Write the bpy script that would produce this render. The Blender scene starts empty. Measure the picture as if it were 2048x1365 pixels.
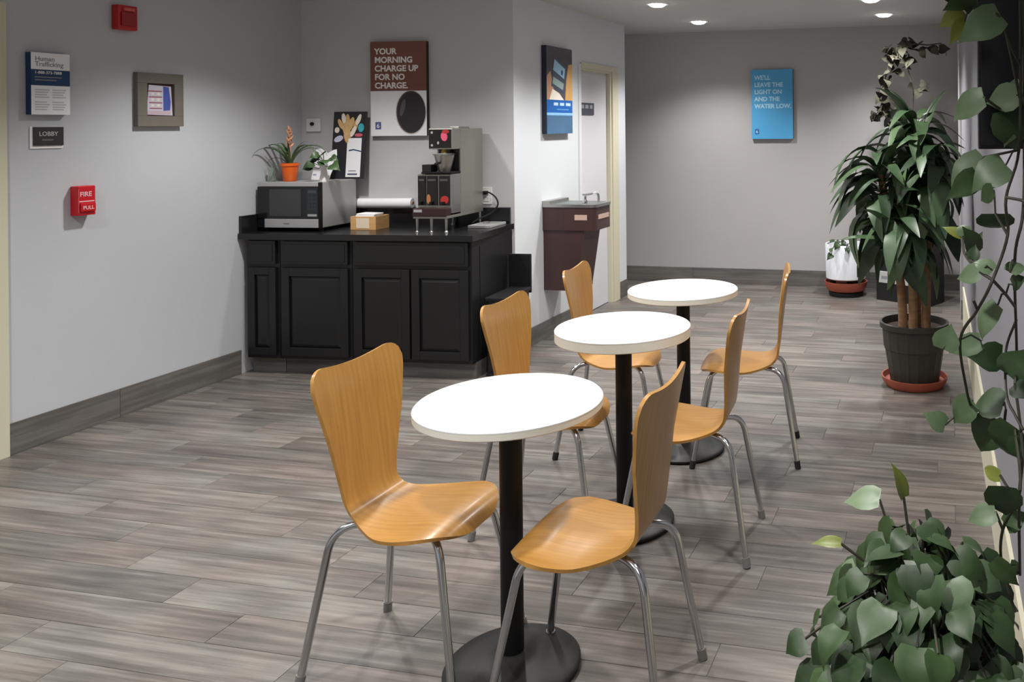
import bpy, bmesh, math, random
from mathutils import Vector, Matrix

R = math.radians
scene = bpy.context.scene
COL = scene.collection

# ------------------------------------------------------------------ camera
CAM_H = 1.527
yaw, roll = -0.2168, -0.0096
fwd = Vector((math.sin(yaw), math.cos(yaw), 0.0))
rgt = Vector((math.cos(yaw), -math.sin(yaw), 0.0))
up = Vector((0, 0, 1))
r2 = math.cos(roll) * rgt + math.sin(roll) * up
u2 = -math.sin(roll) * rgt + math.cos(roll) * up
cam_data = bpy.data.cameras.new('camera')
cam_data.sensor_fit = 'HORIZONTAL'
cam_data.sensor_width = 36.0
cam_data.lens = 1701.6 / 2048 * 36.0
cam_data.shift_x = (1024 - 1523.4) / 2048
cam_data.shift_y = (250.4 - 682.5) / 2048
cam_data.clip_start = 0.02
cam = bpy.data.objects.new('camera', cam_data)
cam.matrix_world = Matrix(((r2.x, u2.x, -fwd.x, 0), (r2.y, u2.y, -fwd.y, 0), (r2.z, u2.z, -fwd.z, CAM_H), (0, 0, 0, 1)))
COL.objects.link(cam)
scene.camera = cam

# ------------------------------------------------------------------ world, exposure
world = bpy.data.worlds.new('world')
scene.world = world
world.use_nodes = True
world.node_tree.nodes['Background'].inputs[0].default_value = (0.95, 0.97, 1.0, 1)
world.node_tree.nodes['Background'].inputs[1].default_value = 0.38
scene.view_settings.view_transform = 'Standard'
scene.view_settings.look = 'None'
scene.view_settings.gamma = 1.0
scene.view_settings.use_curve_mapping = False
scene.view_settings.exposure = 0.12
SPOT_POWER = 98.0

# ------------------------------------------------------------------ helpers
def lin(c):
    c /= 255.0
    return c / 12.92 if c <= 0.04045 else ((c + 0.055) / 1.055) ** 2.4

def rgb(r, g, b):
    return (lin(r), lin(g), lin(b), 1.0)

MATS = {}
def mat(name, col, rough=0.5, metal=0.0, noise=0.0, nscale=8.0, stretch=(1, 1, 1), bump=0.0, bscale=80.0,
        objvar=0.0, emit=0.0, alpha=1.0, trans=0.0, spec=0.5, coat=0.0):
    if name in MATS:
        return MATS[name]
    m = bpy.data.materials.new(name)
    m.use_nodes = True
    nt = m.node_tree
    b = nt.nodes['Principled BSDF']
    b.inputs['Base Color'].default_value = col
    b.inputs['Roughness'].default_value = rough
    b.inputs['Metallic'].default_value = metal
    b.inputs['Specular IOR Level'].default_value = spec
    if coat:
        b.inputs['Coat Weight'].default_value = coat
        b.inputs['Coat Roughness'].default_value = 0.12
    if trans:
        b.inputs['Transmission Weight'].default_value = trans
        b.inputs['IOR'].default_value = 1.3
    tc = nt.nodes.new('ShaderNodeTexCoord')
    src = None
    if noise or objvar:
        hsv = nt.nodes.new('ShaderNodeHueSaturation')
        hsv.inputs['Color'].default_value = col
        val = nt.nodes.new('ShaderNodeMath'); val.operation = 'ADD'
        val.inputs[0].default_value = 1.0; val.inputs[1].default_value = 0.0
        if noise:
            mp = nt.nodes.new('ShaderNodeMapping'); mp.inputs['Scale'].default_value = stretch
            nz = nt.nodes.new('ShaderNodeTexNoise'); nz.inputs['Scale'].default_value = nscale
            nz.inputs['Detail'].default_value = 4.0
            nt.links.new(tc.outputs['Object'], mp.inputs[0]); nt.links.new(mp.outputs[0], nz.inputs['Vector'])
            mr = nt.nodes.new('ShaderNodeMapRange')
            mr.inputs['From Min'].default_value = 0.25; mr.inputs['From Max'].default_value = 0.75
            mr.inputs['To Min'].default_value = 1 - noise; mr.inputs['To Max'].default_value = 1 + noise
            nt.links.new(nz.outputs['Fac'], mr.inputs['Value']); nt.links.new(mr.outputs[0], val.inputs[0])
        if objvar:
            oi = nt.nodes.new('ShaderNodeObjectInfo')
            mr2 = nt.nodes.new('ShaderNodeMapRange')
            mr2.inputs['To Min'].default_value = -objvar; mr2.inputs['To Max'].default_value = objvar
            nt.links.new(oi.outputs['Random'], mr2.inputs['Value']); nt.links.new(mr2.outputs[0], val.inputs[1])
        nt.links.new(val.outputs[0], hsv.inputs['Value'])
        nt.links.new(hsv.outputs[0], b.inputs['Base Color'])
    if bump:
        nb = nt.nodes.new('ShaderNodeTexNoise'); nb.inputs['Scale'].default_value = bscale
        nb.inputs['Detail'].default_value = 3.0
        bp = nt.nodes.new('ShaderNodeBump'); bp.inputs['Strength'].default_value = bump
        bp.inputs['Distance'].default_value = 0.002
        nt.links.new(tc.outputs['Object'], nb.inputs['Vector']); nt.links.new(nb.outputs['Fac'], bp.inputs['Height'])
        nt.links.new(bp.outputs[0], b.inputs['Normal'])
    if emit:
        b.inputs['Emission Color'].default_value = col
        b.inputs['Emission Strength'].default_value = emit
    MATS[name] = m
    return m

def tag(o, label=None, cat=None, group=None, kind=None):
    if label: o['label'] = label
    if cat: o['category'] = cat
    if group: o['group'] = group
    if kind: o['kind'] = kind
    return o

def empty(name, loc=(0, 0, 0), rz=0.0, label=None, cat=None, group=None):
    e = bpy.data.objects.new(name, None)
    e.empty_display_size = 0.05
    e.location = loc
    e.rotation_euler = (0, 0, rz)
    COL.objects.link(e)
    return tag(e, label, cat, group)

class MB:
    """collects shapes into one mesh"""
    def __init__(self):
        self.v = []; self.f = []
    def add(self, vs, fs):
        n = len(self.v)
        self.v += [tuple(p) for p in vs]
        self.f += [tuple(i + n for i in q) for q in fs]
        return self
    def box(self, x0, x1, y0, y1, z0, z1, bev=0.0):
        if bev <= 0:
            vs = [(x0, y0, z0), (x1, y0, z0), (x1, y1, z0), (x0, y1, z0), (x0, y0, z1), (x1, y0, z1), (x1, y1, z1), (x0, y1, z1)]
            return self.add(vs, [(3, 2, 1, 0), (4, 5, 6, 7), (0, 1, 5, 4), (1, 2, 6, 5), (2, 3, 7, 6), (3, 0, 4, 7)])
        bm = bmesh.new()
        bmesh.ops.create_cube(bm, size=1.0)
        for q in bm.verts:
            q.co = Vector(((x0 + x1) / 2 + q.co.x * (x1 - x0), (y0 + y1) / 2 + q.co.y * (y1 - y0), (z0 + z1) / 2 + q.co.z * (z1 - z0)))
        bmesh.ops.bevel(bm, geom=list(bm.edges), offset=bev, segments=2, affect='EDGES', profile=0.6)
        bm.verts.index_update()
        self.add([q.co[:] for q in bm.verts], [[q.index for q in f.verts] for f in bm.faces])
        bm.free()
        return self
    def prism(self, poly, z0, z1):
        n = len(poly)
        vs = [(p[0], p[1], z0) for p in poly] + [(p[0], p[1], z1) for p in poly]
        fs = [tuple(reversed(range(n))), tuple(range(n, 2 * n))]
        fs += [(i, (i + 1) % n, n + (i + 1) % n, n + i) for i in range(n)]
        return self.add(vs, fs)
    def prism_xz(self, poly, y0, y1):
        """outline in the xz plane, extruded along y (front = y0)"""
        n = len(poly)
        vs = [(p[0], y0, p[1]) for p in poly] + [(p[0], y1, p[1]) for p in poly]
        fs = [tuple(range(n)), tuple(reversed(range(n, 2 * n)))]
        fs += [((i + 1) % n, i, n + i, n + (i + 1) % n) for i in range(n)]
        return self.add(vs, fs)
    def lathe(self, prof, n=32, c=(0, 0, 0)):
        vs = []; fs = []; rings = []
        for r, z in prof:
            if r < 1e-6:
                rings.append([len(vs)]); vs.append((c[0], c[1], c[2] + z))
            else:
                rings.append(list(range(len(vs), len(vs) + n)))
                vs += [(c[0] + r * math.cos(2 * math.pi * k / n), c[1] + r * math.sin(2 * math.pi * k / n), c[2] + z) for k in range(n)]
        for a, b in zip(rings[:-1], rings[1:]):
            for k in range(n):
                k2 = (k + 1) % n
                if len(a) == 1 and len(b) == 1: continue
                if len(a) == 1: fs.append((a[0], b[k2], b[k]))
                elif len(b) == 1: fs.append((a[k], a[k2], b[0]))
                else: fs.append((a[k], a[k2], b[k2], b[k]))
        return self.add(vs, fs)
    def tube(self, pts, r, n=10, r2=None, caps=True):
        pts = [Vector(p) for p in pts]
        m = len(pts); vs = []; fs = []
        prev = None
        for i, p in enumerate(pts):
            t = (pts[min(i + 1, m - 1)] - pts[max(i - 1, 0)]).normalized()
            if prev is None:
                a = Vector((0, 0, 1)) if abs(t.z) < 0.9 else Vector((1, 0, 0))
                s = t.cross(a).normalized()
            else:
                s = (prev - t * prev.dot(t)).normalized()
            prev = s
            w = t.cross(s)
            rr = r if r2 is None else r + (r2 - r) * i / (m - 1)
            vs += [p + rr * (math.cos(2 * math.pi * k / n) * s + math.sin(2 * math.pi * k / n) * w) for k in range(n)]
        for i in range(m - 1):
            for k in range(n):
                k2 = (k + 1) % n
                fs.append((i * n + k, i * n + k2, (i + 1) * n + k2, (i + 1) * n + k))
        if caps:
            fs.append(tuple(reversed(range(n)))); fs.append(tuple(range((m - 1) * n, m * n)))
        return self.add(vs, fs)
    def mesh(self, name, smooth=False):
        me = bpy.data.meshes.new(name)
        me.from_pydata(self.v, [], self.f)
        bm = bmesh.new(); bm.from_mesh(me)
        bmesh.ops.recalc_face_normals(bm, faces=bm.faces)
        bm.to_mesh(me); bm.free()
        if smooth:
            for p in me.polygons: p.use_smooth = True
            try: me.set_sharp_from_angle(angle=R(40))
            except Exception: pass
        me.update()
        return me
    def build(self, name, m, parent=None, smooth=False, loc=None, rot=None):
        me = self.mesh(name, smooth)
        me.materials.append(m)
        return place(name, me, parent, loc, rot)

def place(name, me, parent=None, loc=None, rot=None, scale=None):
    o = bpy.data.objects.new(name, me)
    COL.objects.link(o)
    if parent is not None: o.parent = parent
    if loc is not None: o.location = loc
    if rot is not None: o.rotation_euler = rot
    if scale is not None: o.scale = scale
    return o

def copy_tree(o, parent=None):
    c = o.copy(); COL.objects.link(c); c.parent = parent
    for ch in list(o.children):
        copy_tree(ch, c)
    return c

def catmull(pts, n):
    """n samples per segment through the points (tuples of any length)"""
    P = [pts[0]] + list(pts) + [pts[-1]]
    out = []
    for i in range(1, len(P) - 2):
        for k in range(n):
            t = k / n
            out.append(tuple(0.5 * (2 * b + (c - a) * t + (2 * a - 5 * b + 4 * c - d) * t * t + (3 * b - a - 3 * c + d) * t ** 3)
                             for a, b, c, d in zip(P[i - 1], P[i], P[i + 1], P[i + 2])))
    out.append(tuple(pts[-1]))
    return out

def text(name, body, size, x, y, z, m, parent, bold=0.0, sx=1.0, align='LEFT', spacing=1.0):
    """flat lettering facing local -y; x, z is the left end of the baseline"""
    cu = bpy.data.curves.new(name, 'FONT')
    cu.body = body; cu.size = size; cu.align_x = align
    cu.offset = bold * size; cu.extrude = 0.0004; cu.resolution_u = 3
    cu.space_character = spacing
    tmp = bpy.data.objects.new(name, cu)
    me = bpy.data.meshes.new_from_object(tmp)
    bpy.data.objects.remove(tmp); bpy.data.curves.remove(cu)
    me.name = name
    for q in me.vertices:
        a, b, c = q.co
        q.co = (a * sx, -c, b)
    me.materials.clear(); me.materials.append(m)
    return place(name, me, parent, (x, y, z))

def rect(name, x0, x1, z0, z1, y, m, parent, t=0.0008):
    return MB().box(x0, x1, y - t, y, z0, z1).build(name, m, parent)

# ------------------------------------------------------------------ materials
M_wall = mat('paint_light_grey', rgb(190, 192, 196), 0.85, noise=0.02, nscale=2, bump=0.25, bscale=160)
M_wallgrey = mat('paint_mid_grey', rgb(196, 195, 196), 0.85, noise=0.02, nscale=2, bump=0.25, bscale=160)
M_wallfar = mat('paint_warm_grey', rgb(172, 169, 169), 0.85, noise=0.02, nscale=2, bump=0.25, bscale=160)
M_wallwhite = mat('paint_white', rgb(208, 211, 214), 0.8, noise=0.015, nscale=2, bump=0.2, bscale=160)
M_wallright = mat('paint_lilac_grey', rgb(148, 147, 153), 0.95, noise=0.02, nscale=2, spec=0.05)
M_ceiling = mat('ceiling_paint', rgb(196, 195, 193), 0.9, noise=0.02, nscale=3)
M_cream = mat('cream_trim_paint', rgb(206, 201, 178), 0.5)
M_doorgrey = mat('door_paint_grey', rgb(206, 204, 208), 0.5)
M_joint = mat('joint_grout', rgb(92, 86, 83), 0.8, noise=0.05)
M_black = mat('black_satin_paint', rgb(19, 19, 21), 0.42, noise=0.12, nscale=6)
M_blackmetal = mat('black_powder_coat', rgb(11, 11, 12), 0.5, spec=0.3)
M_basemetal = mat('black_cast_base', rgb(24, 24, 24), 0.5, noise=0.08, nscale=12)
M_counter = mat('black_laminate_top', rgb(25, 25, 27), 0.25, noise=0.25, nscale=60)
M_white = mat('white_laminate', rgb(232, 234, 234), 0.3)
M_edge = mat('white_edge_band', rgb(228, 224, 210), 0.4)
M_chrome = mat('chrome', rgb(200, 200, 202), 0.18, 1.0)
M_steel = mat('brushed_steel', rgb(178, 177, 174), 0.35, 1.0, noise=0.05, nscale=3, stretch=(1, 1, 40))
M_silver = mat('silver_paint', rgb(172, 172, 172), 0.4, 0.3)
M_rubber = mat('black_rubber', rgb(14, 14, 14), 0.7)
M_red = mat('red_plastic', rgb(196, 20, 34), 0.35)
M_redlamp = mat('red_enamel', rgb(186, 26, 30), 0.4)
M_offwhite = mat('offwhite_plastic', rgb(225, 225, 222), 0.4)
M_paper = mat('white_paper', rgb(240, 240, 242), 0.7)
M_textgrey = mat('grey_print', rgb(128, 130, 136), 0.7)
M_textwhite = mat('white_print', rgb(244, 240, 236), 0.6)
M_navy = mat('navy_print', rgb(22, 58, 98), 0.6)
M_brownposter = mat('brown_print', rgb(124, 78, 64), 0.6, noise=0.08, nscale=5)
M_darkside = mat('dark_panel_edge', rgb(34, 32, 32), 0.6)
M_blueposter = mat('sky_blue_print', rgb(74, 158, 208), 0.6, noise=0.03, nscale=4)
M_terracotta = mat('terracotta', rgb(158, 78, 58), 0.6, noise=0.1, nscale=9)
M_orange = mat('orange_glaze', rgb(226, 98, 24), 0.35)
M_soil = mat('soil', rgb(52, 38, 30), 0.95, noise=0.3, nscale=40)
M_glass = mat('greenish_glass', rgb(225, 238, 228), 0.05, trans=0.9)

def wood_ply():
    m = bpy.data.materials.new('honey_plywood'); m.use_nodes = True
    nt = m.node_tree; b = nt.nodes['Principled BSDF']
    tc = nt.nodes.new('ShaderNodeTexCoord')
    mp = nt.nodes.new('ShaderNodeMapping'); mp.inputs['Scale'].default_value = (3.0, 60.0, 3.0)
    nz = nt.nodes.new('ShaderNodeTexNoise'); nz.inputs['Scale'].default_value = 1.6; nz.inputs['Detail'].default_value = 5
    cr = nt.nodes.new('ShaderNodeValToRGB')
    cr.color_ramp.elements[0].position = 0.3; cr.color_ramp.elements[0].color = rgb(170, 121, 54)
    cr.color_ramp.elements[1].position = 0.75; cr.color_ramp.elements[1].color = rgb(188, 140, 70)
    nt.links.new(tc.outputs['Object'], mp.inputs[0]); nt.links.new(mp.outputs[0], nz.inputs['Vector'])
    nt.links.new(nz.outputs['Fac'], cr.inputs[0]); nt.links.new(cr.outputs[0], b.inputs['Base Color'])
    b.inputs['Roughness'].default_value = 0.38
    b.inputs['Coat Weight'].default_value = 0.35
    b.inputs['Coat Roughness'].default_value = 0.2
    return m
M_ply = wood_ply()

def plank_mat(name, dark, mid, light, rough=0.36):
    m = bpy.data.materials.new(name); m.use_nodes = True
    nt = m.node_tree; b = nt.nodes['Principled BSDF']
    geo = nt.nodes.new('ShaderNodeTexCoord')
    oi = nt.nodes.new('ShaderNodeObjectInfo')
    mul = nt.nodes.new('ShaderNodeVectorMath'); mul.operation = 'SCALE'
    mul.inputs[0].default_value = (37.0, 91.0, 13.0)
    nt.links.new(oi.outputs['Random'], mul.inputs['Scale'])
    add = nt.nodes.new('ShaderNodeVectorMath'); add.operation = 'ADD'
    nt.links.new(geo.outputs['Object'], add.inputs[0]); nt.links.new(mul.outputs[0], add.inputs[1])
    mp = nt.nodes.new('ShaderNodeMapping'); mp.inputs['Scale'].default_value = (1.2, 24.0, 24.0)
    nt.links.new(add.outputs[0], mp.inputs[0])
    nz = nt.nodes.new('ShaderNodeTexNoise'); nz.inputs['Scale'].default_value = 1.5
    nz.inputs['Detail'].default_value = 8; nz.inputs['Roughness'].default_value = 0.68
    nt.links.new(mp.outputs[0], nz.inputs['Vector'])
    mp2 = nt.nodes.new('ShaderNodeMapping'); mp2.inputs['Scale'].default_value = (2.2, 5.0, 5.0)
    nt.links.new(add.outputs[0], mp2.inputs[0])
    nz2 = nt.nodes.new('ShaderNodeTexNoise'); nz2.inputs['Scale'].default_value = 1.0; nz2.inputs['Detail'].default_value = 2
    nt.links.new(mp2.outputs[0], nz2.inputs['Vector'])
    # streaks + blotches + one tone per plank
    a1 = nt.nodes.new('ShaderNodeMath'); a1.operation = 'MULTIPLY_ADD'
    nt.links.new(nz2.outputs['Fac'], a1.inputs[0]); a1.inputs[1].default_value = 0.45
    nt.links.new(nz.outputs['Fac'], a1.inputs[2])
    a2 = nt.nodes.new('ShaderNodeMath'); a2.operation = 'MULTIPLY_ADD'
    nt.links.new(oi.outputs['Random'], a2.inputs[0]); a2.inputs[1].default_value = 0.13
    nt.links.new(a1.outputs[0], a2.inputs[2])
    cr = nt.nodes.new('ShaderNodeValToRGB')
    e = cr.color_ramp.elements
    e[0].position = 0.54; e[0].color = dark
    e[1].position = 1.0; e[1].color = light
    k = e.new(0.76); k.color = mid
    nt.links.new(a2.outputs[0], cr.inputs[0])
    # slow drift between a warm and a cool grey
    nz3 = nt.nodes.new('ShaderNodeTexNoise'); nz3.inputs['Scale'].default_value = 2.6; nz3.inputs['Detail'].default_value = 2
    nt.links.new(add.outputs[0], nz3.inputs['Vector'])
    tint = nt.nodes.new('ShaderNodeValToRGB')
    tint.color_ramp.elements[0].position = 0.35; tint.color_ramp.elements[0].color = (1.03, 0.985, 0.965, 1)
    tint.color_ramp.elements[1].position = 0.65; tint.color_ramp.elements[1].color = (0.95, 1.005, 0.995, 1)
    nt.links.new(nz3.outputs['Fac'], tint.inputs[0])
    mx = nt.nodes.new('ShaderNodeMix'); mx.data_type = 'RGBA'; mx.blend_type = 'MULTIPLY'; mx.inputs[0].default_value = 1.0
    nt.links.new(cr.outputs[0], mx.inputs[6]); nt.links.new(tint.outputs[0], mx.inputs[7])
    nt.links.new(mx.outputs[2], b.inputs['Base Color'])
    b.inputs['Roughness'].default_value = rough
    return m
M_plank = plank_mat('wood_look_tile', rgb(70, 65, 62), rgb(97, 91, 87), rgb(130, 124, 119))
M_basetile = plank_mat('wood_look_base_tile', rgb(74, 70, 68), rgb(96, 92, 89), rgb(116, 112, 108), 0.45)

def leaf_mat(name, dark, light, rough=0.35):
    m = bpy.data.materials.new(name); m.use_nodes = True
    nt = m.node_tree; b = nt.nodes['Principled BSDF']
    oi = nt.nodes.new('ShaderNodeObjectInfo')
    tc = nt.nodes.new('ShaderNodeTexCoord')
    nz = nt.nodes.new('ShaderNodeTexNoise'); nz.inputs['Scale'].default_value = 3.0; nz.inputs['Detail'].default_value = 3
    nt.links.new(tc.outputs['Object'], nz.inputs['Vector'])
    a = nt.nodes.new('ShaderNodeMath'); a.operation = 'MULTIPLY_ADD'
    nt.links.new(oi.outputs['Random'], a.inputs[0]); a.inputs[1].default_value = 0.38
    h = nt.nodes.new('ShaderNodeMath'); h.operation = 'MULTIPLY'; h.inputs[1].default_value = 0.38
    nt.links.new(nz.outputs['Fac'], h.inputs[0]); nt.links.new(h.outputs[0], a.inputs[2])
    cr = nt.nodes.new('ShaderNodeValToRGB')
    cr.color_ramp.elements[0].position = 0.15; cr.color_ramp.elements[0].color = dark
    cr.color_ramp.elements[1].position = 0.9; cr.color_ramp.elements[1].color = light
    nt.links.new(a.outputs[0], cr.inputs[0]); nt.links.new(cr.outputs[0], b.inputs['Base Color'])
    b.inputs['Roughness'].default_value = rough
    return m
M_leaf = leaf_mat('pothos_leaf_green', rgb(32, 54, 27), rgb(76, 102, 56), 0.45)
M_leafpale = leaf_mat('pothos_leaf_pale', rgb(82, 104, 72), rgb(124, 144, 108), 0.45)
M_leafyellow = leaf_mat('pothos_leaf_yellow', rgb(108, 120, 44), rgb(146, 152, 70), 0.45)
M_drac = leaf_mat('dracaena_leaf', rgb(24, 46, 28), rgb(110, 140, 96), 0.42)
M_dry = leaf_mat('dark_olive_leaf', rgb(34, 33, 22), rgb(58, 56, 38), 0.85)
M_strap = leaf_mat('strap_leaf', rgb(58, 82, 48), rgb(106, 132, 88), 0.4)
M_stem = mat('vine_stem', rgb(50, 50, 36), 0.6)
M_cane = mat('woody_cane', rgb(150, 116, 82), 0.8, noise=0.25, nscale=10, stretch=(1, 1, 6))

# ================================================================== ROOM
XL = -4.35          # left wall
XS = -2.87          # wall with the fountain and the door
YFAR = 7.957        # far wall
ZC = 2.44           # ceiling
BW_A = (-4.35, 5.037); BW_B = (-2.87, 5.25)      # back wall of the coffee corner
BW_ANG = math.atan2(BW_B[1] - BW_A[1], BW_B[0] - BW_A[0])

def xright(y):      # the right-hand wall runs very slightly askew
    return 0.21 - 0.0167 * y

# floor: dark joint bed with separate wood-look tiles
floor = MB().box(-5.2, 1.2, -1.2, 8.1, -0.06, -0.002).build('floor', M_joint)
tag(floor, 'grey wood-look tile floor laid in staggered rows', None, None, 'structure')
random.seed(11)
W, LEN, G = 0.152, 0.915, 0.0010
plank_meshes = {}
y = 1.05; row = 0
while y < 7.95:
    y1 = min(y + W, 7.957)
    off = (row % 3) * LEN / 3 + random.uniform(-0.06, 0.06)
    x = -4.62 - off
    while x < 0.2:
        a, b = max(x, -4.62), min(x + LEN, 0.2)
        if b - a > 0.05 and not (b < -2.87 and a < -2.87 and y > 5.35):
            ln, wd = round(b - a - G, 3), round(y1 - y - G, 3)
            key = (ln, wd)
            if key not in plank_meshes:
                q = MB(); h = 0.0008
                q.add([(-ln/2, -wd/2, -0.002), (ln/2, -wd/2, -0.002), (ln/2, wd/2, -0.002), (-ln/2, wd/2, -0.002),
                       (-ln/2 + h, -wd/2 + h, 0), (ln/2 - h, -wd/2 + h, 0), (ln/2 - h, wd/2 - h, 0), (-ln/2 + h, wd/2 - h, 0)],
                      [(4, 5, 6, 7), (0, 1, 5, 4), (1, 2, 6, 5), (2, 3, 7, 6), (3, 0, 4, 7)])
                me = q.mesh('plank'); me.materials.append(M_plank); plank_meshes[key] = me
            place('plank', plank_meshes[key], floor, ((a + b) / 2, (y + y1) / 2, 0))
        x += LEN
    y += W; row += 1

tag(MB().box(-5.2, 0.9, -1.2, 8.1, ZC, ZC + 0.08).build('ceiling', M_ceiling), 'flat painted ceiling with recessed downlights', None, None, 'structure')
# walls
wl = MB().box(XL - 0.12, XL, -1.2, 2.12, 0, ZC).box(XL - 0.12, XL, 2.12, 3.06, 2.06, ZC).box(XL - 0.12, XL, 3.06, 5.2, 0, ZC).build('wall_left', M_wall)
tag(wl, 'light grey painted wall on the left', None, None, 'structure')
wb = MB().prism([BW_A, BW_B, (BW_B[0] - 0.02, BW_B[1] + 0.14), (BW_A[0] - 0.12, BW_A[1] + 0.14)], 0, ZC).build('wall_back', M_wallgrey)
tag(wb, 'mid grey wall behind the coffee counter', None, None, 'structure')
ws = MB().prism([(XS, 5.25), (XS, 6.30), (XS - 0.14, 6.30), (XS - 0.14, 5.40), (XS - 0.02, 5.389)], 0, ZC)
ws.box(XS - 0.14, XS, 6.30, 6.965, 2.0, ZC).box(XS - 0.14, XS, 6.965, 7.275, 0, ZC)
tag(ws.build('wall_side', M_wallwhite), 'white wall with door and drinking fountain', None, None, 'structure')
tag(MB().box(-5.2, 0.9, YFAR, YFAR + 0.12, 0, ZC).build('wall_far', M_wallfar), 'warm grey wall at the far end', None, None, 'structure')
wr = MB().prism([(xright(-1.2), -1.2), (0.9, -1.2), (0.9, 6.8), (xright(6.8), 6.8)], 0, ZC).build('wall_right', M_wallright)
tag(wr, 'pale lilac-grey wall along the right edge', None, None, 'structure')
wp = MB().box(0.078, 0.9, 6.8, YFAR, 0, ZC).build('wall_pier', M_wallfar)
tag(wp, 'grey wall pier at the far right', None, None, 'structure')
# cream skirting band on the right wall
kb = MB().prism([(xright(-0.5) - 0.012, -0.5), (xright(-0.5), -0.5), (xright(6.6), 6.6), (xright(6.6) - 0.012, 6.6)], 0, 0.29).build('baseboard_right', M_cream)
tag(kb, 'tall cream skirting board on the right wall', None, None, 'structure')

def baseboard(name, p0, p1, h, label, t=0.011):
    """row of base tiles from p0 to p1 standing on the floor, each tile a piece of its own"""
    p0 = Vector((p0[0], p0[1], 0)); p1 = Vector((p1[0], p1[1], 0))
    d = p1 - p0; L = d.length; ang = math.atan2(d.y, d.x)
    o = MB().box(0, L, -t * 0.55, 0, 0, h - 0.002).build(name, M_joint, None, False, p0, (0, 0, ang))
    tag(o, label, None, None, 'structure')
    x = 0; k = 0
    while x < L - 0.01:
        b = min(x + (0.55 if k == 0 else 0.9), L)
        MB().box(x + 0.001, b - 0.001, -t, -t * 0.3, 0.0, h, 0.0015).build('tile', M_basetile, o)
        x = b; k += 1
    return o
baseboard('baseboard_left', (XL, 3.15), (XL, 4.50), 0.15, 'grey wood-look base tiles along the left wall')
baseboard('baseboard_side', (XS, 5.27), (XS, 6.24), 0.125, 'grey wood-look base tiles under the drinking fountain')
baseboard('baseboard_corner', (XS, 7.09), (XS, 7.275), 0.145, 'short grey base tile right of the door frame')
baseboard('baseboard_far', (-3.9, YFAR), (0.078, YFAR), 0.147, 'grey wood-look base tiles along the far wall')
baseboard('baseboard_pier', (0.078, 6.8), (0.16, 6.8), 0.15, 'grey base tile on the far right pier')

# door at the left edge of the room: cream casing just inside the picture
d1 = MB().box(XL - 0.06, XL - 0.02, 2.12, 3.06, 0.005, 2.05).build('door_1', M_cream)
tag(d1, 'cream painted door at the left edge', None, None, 'structure')
cs = MB().box(XL, XL + 0.018, 3.04, 3.148, 0, 2.14).box(XL, XL + 0.018, 2.03, 2.14, 0, 2.14).box(XL, XL + 0.018, 2.14, 3.04, 2.04, 2.14)
cs.box(XL - 0.12, XL, 3.045, 3.06, 0, 2.06)
cs.build('door_casing', M_cream, d1)
MB().lathe([(0, 0), (0.026, 0.0), (0.03, 0.02), (0.024, 0.045), (0, 0.05)], 16).build('door_knob', M_chrome, d1, True, (XL - 0.02, 2.22, 0.98), (0, R(90), 0))

# door in the side wall
d2 = MB().box(XS - 0.075, XS - 0.035, 6.318, 6.925, 0.006, 1.985).build('door_2', M_doorgrey)
tag(d2, 'pale grey flush door in a cream frame', None, None, 'structure')
fr = MB()
MB().box(XS - 0.14, XS + 0.008, 6.272, 6.318, 0, 2.03).build('near_jamb', M_wallwhite, d2)
fr.box(XS - 0.14, XS - 0.0, 6.925, 6.985, 0, 2.0).box(XS, XS + 0.012, 6.955, 7.085, 0, 2.045)
fr.box(XS - 0.14, XS, 6.318, 6.925, 1.985, 2.03).box(XS, XS + 0.012, 6.318, 6.955, 2.0, 2.045)
fr.build('door_frame', M_cream, d2)
MB().tube([(XS - 0.036, 6.39, 0.98), (XS + 0.015, 6.39, 0.98), (XS + 0.015, 6.49, 0.98)], 0.009, 8).build('door_handle', M_chrome, d2, True)

# ------------------------------------------------------------------ recessed downlights
M_lens = mat('lit_lens', (1.0, 0.97, 0.92, 1), 0.5, emit=14.0)
M_ring = mat('white_trim_ring', rgb(235, 235, 232), 0.5)
ring_me = MB().lathe([(0.063, 0.0), (0.066, -0.006), (0.083, -0.005), (0.086, 0.0)], 28).mesh('trim_ring', True); ring_me.materials.append(M_ring)
lens_me = MB().lathe([(0.063, -0.001), (0.056, -0.014), (0.04, -0.022), (0, -0.026)], 28).mesh('lens', True); lens_me.materials.append(M_lens)
spot = bpy.data.lights.new('downlight_beam', 'SPOT')
spot.energy = SPOT_POWER; spot.spot_size = R(128); spot.spot_blend = 0.85
spot.shadow_soft_size = 0.055; spot.color = (1.0, 0.985, 0.965)
DL = [(-2.13, 7.15, 'far-left ceiling downlight nearest the grey end wall'), (-0.52, 7.12, 'right-hand ceiling downlight nearest the grey end wall'),
      (-2.12, 6.04, 'ceiling downlight just outside the door wall'), (-0.55, 6.24, 'ceiling downlight cut by the top of the picture at right'),
      (-2.12, 4.95, None), (-2.12, 3.75, None), (-0.75, 4.6, None), (-3.45, 4.05, None), (-2.12, 2.6, None), (-0.55, 2.6, None), (-3.55, 2.1, None), (-2.12, 0.9, None), (-0.75, 0.9, None)]
for x, y, lb in DL:
    e = empty('ceiling_downlight', (x, y, ZC), 0, lb or 'recessed round ceiling downlight above the top edge of the picture', 'downlight', 'recessed ceiling downlights')
    place('trim_ring', ring_me, e); place('lens', lens_me, e)
    l = bpy.data.objects.new('downlight_beam', spot); COL.objects.link(l); l.parent = e; l.location = (0, 0, -0.09)

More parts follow.
